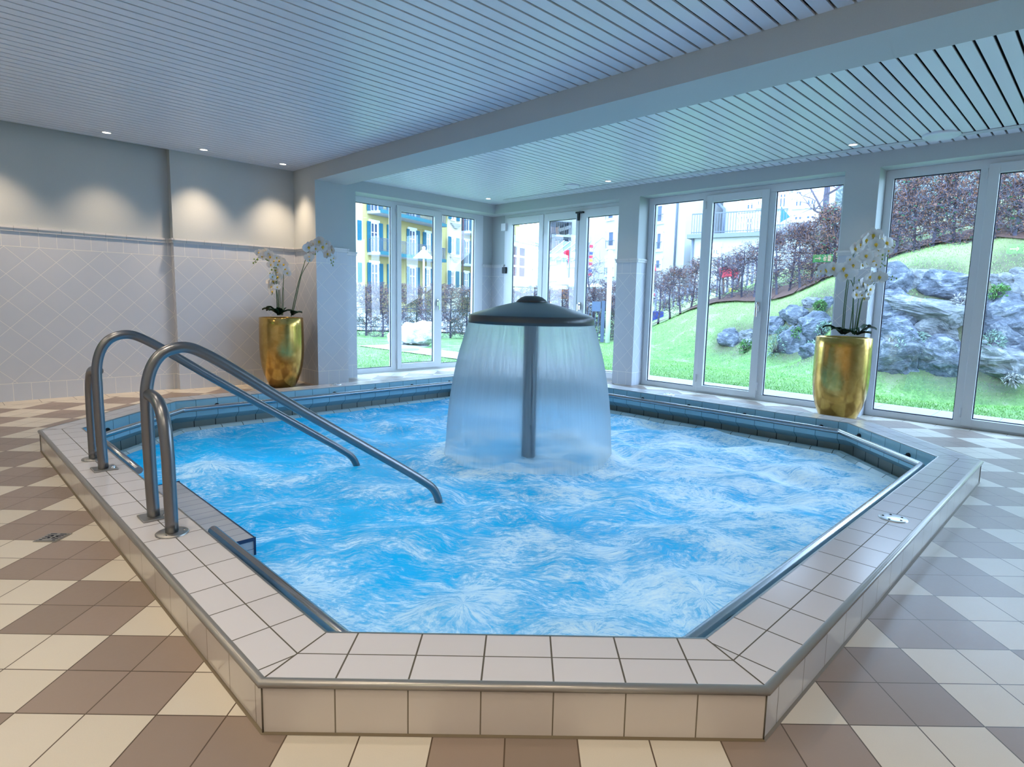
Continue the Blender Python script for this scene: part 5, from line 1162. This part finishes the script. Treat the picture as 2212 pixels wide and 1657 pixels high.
for k in range(3): bwindow(GF, gh, GF.L*(.12+.3*k), GF.L*(.26+.3*k), z0-2.2, z0-.9, glass='bglass')

# terraced white house on the bank seen in the middle window
c9 = lambda x, y: (1480+x*.18109, 380+y*.18109)
TF = Facade(1490, 34, 1800, 30)
th = thing('terraced_house', 'white terraced house with roof terrace railing above the climbing hedge', 'building', TF.P(0, 0, 0))
A_ = TF.sz(1494, 516)
m = MB(); TF.box(m, A_[0], TF.sz(1800, 520)[0], -4, 0, -1, A_[1]); m.build('lower_wall', 'white_r', th)
m = MB(); TF.box(m, A_[0]-.2, TF.sz(1800, 520)[0], -4, .25, A_[1], A_[1]+.22); m.build('terrace_slab', 'roofgrey', th)
s1_ = TF.sz(*c9(445, 500), d=-3.6)[0]; s2_ = TF.sz(*c9(1585, 300), d=-3.6)[0]
m = MB(); TF.box(m, s1_, s2_, -10, -3.6, A_[1], A_[1]+9); m.build('upper_wall', 'white_r', th)
m = MB(); s = A_[0]
while s < TF.sz(1700, 500)[0]: TF.box(m, s, s+.025, .1, .13, A_[1]+.25, A_[1]+1.3); s += .14
TF.box(m, A_[0], TF.sz(1700, 500)[0], .09, .14, A_[1]+1.28, A_[1]+1.34); TF.box(m, A_[0], TF.sz(1700, 500)[0], .09, .14, A_[1]+.3, A_[1]+.34); m.build('terrace_railing', 'railing', th)
oldA = TF.A.copy(); TF.A = TF.A-TF.n*3.6
for (x0, y0, x1, y1) in [(640, 495, 690, 720), (715, 490, 815, 720), (835, 480, 915, 640), (655, 310, 705, 425), (725, 305, 830, 415), (1110, 470, 1170, 560), (1290, 465, 1410, 540), (1430, 455, 1560, 530), (1300, 265, 1410, 380), (1440, 250, 1555, 365), (1110, 200, 1220, 390), (850, 265, 935, 370), (1310, 170, 1410, 240)]:
    p_ = TF.sz(*c9(x0, y1)); q_ = TF.sz(*c9(x1, y0)); bwindow(TF, th, p_[0], q_[0], p_[1], q_[1], glass='palecurtain')
TF.A = oldA
p_ = TF.sz(*c9(318, 950)); q_ = TF.sz(*c9(342, 850)); bwindow(TF, th, p_[0], q_[0]+.3, p_[1], q_[1], glass='bglass')
m = MB(); g0 = TF.P(TF.sz(*c9(390, 325), d=-3.4)[0], -3.4, TF.sz(*c9(390, 325), d=-3.4)[1]); g1 = TF.P(TF.sz(*c9(465, 400), d=-3.4)[0], -3.4, TF.sz(*c9(465, 400), d=-3.4)[1]); g2 = Vector((g1.x, g1.y, A_[1])); m.tube([g0, g1, g1-Vector((0, 0, .4)), g2], .09, 8); m.build('gutter_pipe', 'railing', th)
m = MB(); pa = TF.P(TF.sz(*c9(90, 900))[0], .06, 0); m.tube([pa, pa+Vector((0, 0, A_[1]))], .07, 8); m.build('downpipe', 'railing', th)
m = MB(); p_ = TF.sz(*c9(1130, 560), d=-2); r0 = TF.P(p_[0], -2, p_[1]); q_ = TF.sz(*c9(1250, 490), d=-2); r1 = TF.P(q_[0], -2, q_[1]); r2_ = TF.P(p_[0], -2, q_[1]+.6); m.face([r0, r1, r2_]); m.face([r0+Vector((0, .02, 0)), r1+Vector((0, .02, 0)), r2_+Vector((0, .02, 0))]); tag(m.build('sun_sail', 'tealedge'), 'teal triangular sun sail in front of the terraced house', 'sun sail')

# wooded hillside behind the houses
M['hill'] = mat('wooded_hill', (.06, .09, .08), .95); p_ = pos(M['hill'])
lk(M['hill'], ramp(M['hill'], noise(M['hill'], p_, 1.3, 8, .8), [(.36, (.008, .016, .03)), (.5, (.05, .075, .07)), (.58, (.15, .15, .13)), (.66, (.36, .36, .40))]), bs(M['hill'], 'Base Color'))
bm = bmesh.new(); from mathutils import noise as mn
g = []
for i in range(70):
    row = []
    for j in range(30):
        u = 1380+i*16; d_m = 47+j*1.6; X_ = at_d(u, 640, d_m); z = -2+j*1.45*(1.0 if u > 1400 else .4)+1.6*mn.noise(Vector((X_[0]*.3, X_[1]*.3, 0)))+.8*mn.noise(Vector((X_[0]*1.1, X_[1]*1.1, 4)))
        row.append(bm.verts.new((X_[0], X_[1], z)))
    g.append(row)
for i in range(69):
    for j in range(29): bm.faces.new((g[i][j], g[i+1][j], g[i+1][j+1], g[i][j+1]))
me = bpy.data.meshes.new('hills'); bm.to_mesh(me); bm.free(); o = bpy.data.objects.new('hillside_ground', me); COL.objects.link(o); me.materials.append(M['hill']); struct(o)

# ---------------------------------------------------------------- garden things behind the low hedge
def pole_thing(name, label, cat, u, vb, vt, dm, r, m_='trimwhite', group=None):
    A_ = at_d(u, vb, dm); B_ = at_d(u, vt, dm); root = thing(name, label, cat, (A_[0], A_[1], 0), group); b = MB(); b.tube([Vector((A_[0], A_[1], 0)), Vector((A_[0], A_[1], B_[2]))], r, 12); b.build('pole', m_, root); return root, Vector((A_[0], A_[1], B_[2]))
M['canvas'] = mat('white_canvas', (.70, .70, .70), .9)
root, top = pole_thing('parasol', 'small white pitched parasol rising above the low hedge before the yellow house', 'parasol', *(c1(618, 690)[0], 610, c1(618, 585)[1]), 24, .04)
b = MB(); w = (c1(690, 0)[0]-c1(545, 0)[0])/2*24/CF; z1 = at_d(*c1(618, 665), 24)[2]; ap = Vector((top.x, top.y, top.z))
cs = [Vector((top.x+w*a, top.y+w*c, z1)) for a, c in ((-1, -.6), (1, -.6), (1, .6), (-1, .6))]
for i in range(4): b.face([cs[i], cs[(i+1) % 4], ap])
b.build('canopy', 'canvas', root, weld=True); b = MB(); bmesh.ops.create_uvsphere(b.bm, u_segments=12, v_segments=8, radius=.07, matrix=Matrix.Translation(ap)); b.build('finial', 'canvas', root)
root, top = pole_thing('parasol', 'large white parasol just above the hedge in the middle folding door', 'parasol', c7(790, 0)[0], 618, c7(790, 925)[1], 23, .05)
b = MB(); w = (c7(850, 0)[0]-c7(540, 0)[0])/2*23/CF*1.35; z1 = at_d(*c7(600, 1010), 23)[2]; n_ = 8
cs = [Vector((top.x+w*math.cos(k*.785+.39), top.y+w*math.sin(k*.785+.39), z1)) for k in range(8)]
for i in range(8): b.face([cs[i], cs[(i+1) % 8], top])
b.build('canopy', 'canvas', root)
# pergola with lattice
X0 = at_d(*c7(965, 1035), 22); X1 = at_d(*c7(1100, 1035), 22); zr_ = X0[2]
root = thing('garden_pavilion', 'white roofed garden pavilion with diamond lattice side right of the parasol', 'pavilion', (X0[0], X0[1], 0))
b = MB(); b.box(X0[0]-.6, X1[0]+.1, X0[1]-.3, X0[1]+1.6, zr_, zr_+.12); b.build('roof', 'canvas', root)
M['wood'] = mat('brown_wood', (.10, .055, .035), .8)
for x in (X0[0]-.4, at_d(*c7(1055, 1100), 22)[0]):
    b = MB(); b.box(x-.05, x+.05, X0[1]-.05, X0[1]+.05, 0, zr_); b.build('post', 'wood', root)
b = MB(); xa, xb = X0[0]-.35, at_d(*c7(1050, 1100), 22)[0]-.05; zl = .5
for k in range(-8, 14):
    for sg in (1, -1):
        pts = []
        for t in np.linspace(0, 1, 30):
            x = xa+(k*.17)+ (t*(zr_-zl))*.6*sg + (0 if sg > 0 else 1.0); z = zl+t*(zr_-zl)
            if xa <= x <= xb: pts.append(Vector((x, X0[1], z)))
        if len(pts) > 1: b.tube([pts[0], pts[-1]], .012, 4)
b.build('lattice', 'wood', root)
# iron fence with gate post and box
def fence(u0, u1, dm, vt, label, m_='blackmetal', step=.13, name='iron_fence', thick=.012, flat=False, z0f=0.0, dm1=None):
    A_ = at_d(u0, 690, dm); B_ = at_d(u1, 690, dm1 or dm); zt_ = at_d((u0+u1)/2, vt, dm)[2]; root = thing(name, label, 'fence', (A_[0], A_[1], z0f))
    A2, B2 = Vector((A_[0], A_[1], 0)), Vector((B_[0], B_[1], 0)); n_ = int((B2-A2).length/step)
    b = MB()
    for k in range(n_+1):
        p = A2.lerp(B2, k/n_); gz = tz(p.x, p.y) if z0f is None else z0f
        if flat: b.box(p.x-.04, p.x+.04, p.y-.01, p.y+.01, gz, gz+zt_)
        else: b.tube([p+Vector((0, 0, gz)), p+Vector((0, 0, zt_))], thick, 5)
    b.build('pickets', m_, root); b = MB()
    for z in (.15, zt_*.88): b.tube([A2+Vector((0, 0, z)), B2+Vector((0, 0, z))], .018, 5)
    b.build('rails', m_, root); return root, zt_
M['fenceblue'] = mat('grey_blue_iron', (.06, .09, .16), .6)
root, zt_ = fence(760, 1262, 21.5, 663, 'dark iron fence running behind the low hedge', 'fenceblue', thick=.007)
root, zt_ = fence(1264, 1300, 18.6, 653, 'dark iron garden gate with a scrolled top right of the fountain', 'fenceblue', .09, 'garden_gate')
Xp = at_d(1301, 715, 18.5); b = MB(); b.box(Xp[0]-.05, Xp[0]+.05, Xp[1]-.05, Xp[1]+.05, 0, at_d(1301, 650, 18.5)[2]+.0); b.build('post', 'fenceblue', root)
Xb_ = at_d(1288, 662, 18.5); b = MB(); b.box(Xb_[0]-.13, Xb_[0]+.13, Xb_[1]-.06, Xb_[1]+.04, Xb_[2]-.15, Xb_[2]+.15); b.build('lock_plate', 'fenceblue', root)
# white post, bare tree, flags
X_ = at_d(1313, 718, 18.2); root = thing('white_post', 'tall white wooden post leaning slightly beside the garden gate', 'post', (X_[0], X_[1], 0))
b = MB(); t1 = Vector(at_d(1319, 540, 18.2)); b.tube([Vector((X_[0], X_[1], 0)), t1], .075, 10); b.build('shaft', 'canvas', root); b = MB(); b.tube([t1, t1+Vector((0, 0, .12))], .10, 10); b.build('cap', 'canvas', root)
def bare_tree(u, vb, dm, h, label, seed, lean=(0, 0), n=16, group=None):
    X_ = at_d(u, vb, dm); rnd = random.Random(seed); st = Sticks(); root = thing('bare_tree', label, 'tree', (X_[0], X_[1], min(X_[2], 8)), group)
    tp = st.path(Vector((0, 0, -.2)), Vector((lean[0], lean[1], 1)), h, .06*h/3, 10, rnd, .09, .05); br_ = Sticks()
    for k in range(n):
        a = tp[rnd.randint(3, 10)]; p1 = br_.path(a, Vector((rnd.gauss(0, 1), rnd.gauss(0, 1), .7)), h*rnd.uniform(.2, .5), .02*h/3, 6, rnd, .2, .05)
        for j in range(5):
            p2 = br_.path(p1[rnd.randint(1, 6)], Vector((rnd.gauss(0, 1), rnd.gauss(0, 1), .5)), h*rnd.uniform(.08, .25), .009*h/3, 4, rnd, .25, .03)
            for jj in range(2): br_.path(p2[rnd.randint(1, 4)], Vector((rnd.gauss(0, 1), rnd.gauss(0, 1), .5)), h*rnd.uniform(.04, .12), .005*h/3, 3, rnd, .3)
    for nm, s2, mm in (('trunk', st, 'bark'), ('branches', br_, 'twig')):
        o = bpy.data.objects.new(nm, s2.mesh(nm)); COL.objects.link(o); o.parent = root; o.data.materials.append(M[mm])
bare_tree(1318, 715, 19.6, 2.6, 'bare tree with branches leaning left behind the white post', 61, (-.45, 0), 18)
bare_tree(1795, 590, 19, 6.5, 'large bare tree whose thin branches cross the top of the middle window', 62, (-.3, 0), 22)
M['red'] = mat('red_fabric', (.50, .02, .05), .7); M['flagw'] = mat('white_fabric', (.6, .6, .6), .8); M['yellowp'] = mat('yellow_plastic', (.62, .50, .02), .5); M['bluep'] = mat('blue_plastic', (.02, .04, .25), .5)
def flag(u, v, w, h, dm, label, stripes=False, vb=700):
    A_ = Vector(at_d(u, v, dm)); k = dm/CF; root = thing('flag', label, 'flag', (A_.x, A_.y, 0)); b = MB(); b.tube([Vector((A_.x, A_.y, 0)), A_+Vector((0, 0, .1))], .03, 8); b.build('pole', 'railing', root)
    if not stripes:
        b = MB(); n_ = 6
        for i in range(n_):
            x0, x1 = -w*k*i/n_, -w*k*(i+1)/n_; y0, y1 = .12*math.sin(i), .12*math.sin(i+1)
            b.face([A_+Vector((x0, y0, 0)), A_+Vector((x1, y1, -.03*i)), A_+Vector((x1, y1, -h*k*(1-.06*i))), A_+Vector((x0, y0, -h*k))])
        b.build('cloth', 'red', root); b = MB(); b.face([A_+Vector((-.25*w*k, .1, -h*k)), A_+Vector((-.02, 0, -h*k)), A_+Vector((-.05, 0, -h*k*3)), A_+Vector((-.12*w*k, .1, -h*k*2.2))]); b.build('pennant', 'red', root)
    else:
        for i in range(9):
            z0 = -h*k*i/9; b = MB(); b.box(A_.x+.02, A_.x+w*k, A_.y-.01, A_.y+.01, A_.z+z0-h*k/9*.8, A_.z+z0); b.build('banner', ['red', 'flagw', 'bluep', 'red', 'yellowp'][i % 5], root)
flag(1231, 539, 13, 13, 30, 'red flag hanging from a pole in the middle folding door pane'); flag(1272, 529, 9, 66, 27, 'upright string of small striped flags in the right folding door pane', True)
# playground behind the climbing hedge
root, zt_ = fence(1405, 1530, 23.5, 640, 'pale grey picket fence behind the foot of the climbing hedge', mat('grey_picket', (.20, .22, .30), .8), .17, 'picket_fence', flat=True, z0f=.35)
root, zt_ = fence(1545, 1640, 21.5, 618, 'pale grey picket fence behind the hedge in the middle pane', mat('grey_picket_2', (.20, .22, .30), .8), .17, 'picket_fence', flat=True, z0f=.9)
def px_thing(name, label, cat, parts):
    (u, v, dm) = parts[0][0]; root = thing(name, label, cat, Vector(at_d(u, v, dm)))
    for (u, v, dm), w, h, d, m_, nm, rot in parts:
        c = Vector(at_d(u, v, dm)); k = dm/CF; b = MB(); a = math.radians(rot)
        b.obox(c, (w*k/2*math.cos(a), 0, w*k/2*math.sin(a)), (0, d, 0), (-h*k/2*math.sin(a), 0, h*k/2*math.cos(a))); b.build(nm, m_, root, bevel=.03)
px_thing('play_tower', 'play tower with red curved panels seen through the climbing hedge', 'play equipment', [((1567, 588, 21), 17, 22, .25, 'red', 'panel', 8), ((1584, 588, 21), 16, 12, .25, 'red', 'panel', -35), ((1586, 598, 21), 8, 8, .2, 'red', 'panel', 0), ((1563, 625, 21), 3, 60, .05, 'wood', 'post', 5), ((1592, 620, 21), 3, 60, .05, 'wood', 'post', -12)])
px_thing('play_slide', 'small yellow toy on a post low behind the hedge in the middle pane', 'play equipment', [((1581, 627, 20.5), 8, 9, .15, 'yellowp', 'seat', 10), ((1586, 640, 20.5), 2.5, 18, .06, 'yellowp', 'post', 0)])
px_thing('red_banner', 'red flag-like shape at the left edge of the middle window', 'banner', [((1413, 575, 25), 6, 22, .03, 'red', 'cloth', 15), ((1409, 628, 25), 3, 40, .03, 'red', 'strip', 0), ((1416, 637, 25), 7, 7, .03, 'red', 'tag_end', 0)])
px_thing('play_house', 'dark blue garden box behind the foot of the climbing hedge', 'play equipment', [((1414, 684, 22.5), 26, 24, .5, 'bluep', 'body', 0)])
M['orange'] = mat('orange_plastic', (.55, .22, .03), .6)
px_thing('garden_bench', 'orange seating glimpsed through the hedge in the folding door', 'seat', [((1216, 640, 23), 22, 12, .4, 'orange', 'seat', 0), ((1216, 630, 23.3), 22, 10, .06, 'orange', 'backrest', 0)])
px_thing('garden_chair', 'orange reclined chair behind the garden gate', 'seat', [((1308, 668, 21), 22, 5, .3, 'orange', 'seat', -20), ((1318, 655, 21), 5, 14, .3, 'orange', 'backrest', -20)])

b = MB(); b.face([Vector((-34, 20.2, .02)), Vector((3.4, 20.2, .02)), Vector((3.4, 62, .02)), Vector((-34, 62, .02))], [(0, 0), (40, 0), (40, 42), (0, 42)])
b.build('plaza_floor', 'paver', weld=False)['kind'] = 'structure'

# lit exit signs hanging behind the camera; the panes mirror them faintly
M['signgreen'] = mat('exit_sign_green', (.0, .3, .08), .5, emit=(.02, .75, .12), es=5.0); M['signwhite'] = mat('exit_sign_white', (1, 1, 1), .5, emit=(1, 1, .75), es=6.0)
for (p, q), lb in (((-11.7, -21.05), 'lit green exit sign on the left behind the camera, mirrored faintly in the middle window'), ((-6.83, .05), 'lit green exit sign behind the camera, mirrored faintly at the right picture edge')):
    z = 12.6; root = thing('exit_sign', lb, 'sign', W(p, q, z)); w = 1.25
    m = MB(); m.wbox(p-.15, p, q-w-.06, q+w+.06, z-.56, z+.56); m.build('housing', 'trimwhite', root)
    m = MB(); m.wbox(p, p+.02, q-w, q+w, z-.5, z+.5); m.build('panel', 'signgreen', root)
    m = MB()
    for (a, c, lo_, hi) in ((-1.0, -.45, -.08, .08), (-.45, -.35, -.22, .22), (-.35, -.25, -.14, .14), (.15, .27, -.35, .1), (.33, .45, -.35, .05), (.1, .5, .05, .18), (.25, .38, .24, .38), (.65, 1.05, -.40, .38)):
        m.wbox(p+.02, p+.03, q+a, q+c, z+lo_, z+hi)
    m.build('pictogram', 'signwhite', root)
    m = MB()
    for k in (-.9, .9): c_ = W(p-.07, q+k, z+.55); m.tube([c_, Vector((c_.x, c_.y, HC*S))], .006, 8)
    m.build('hanging_rod', 'steel2', root)
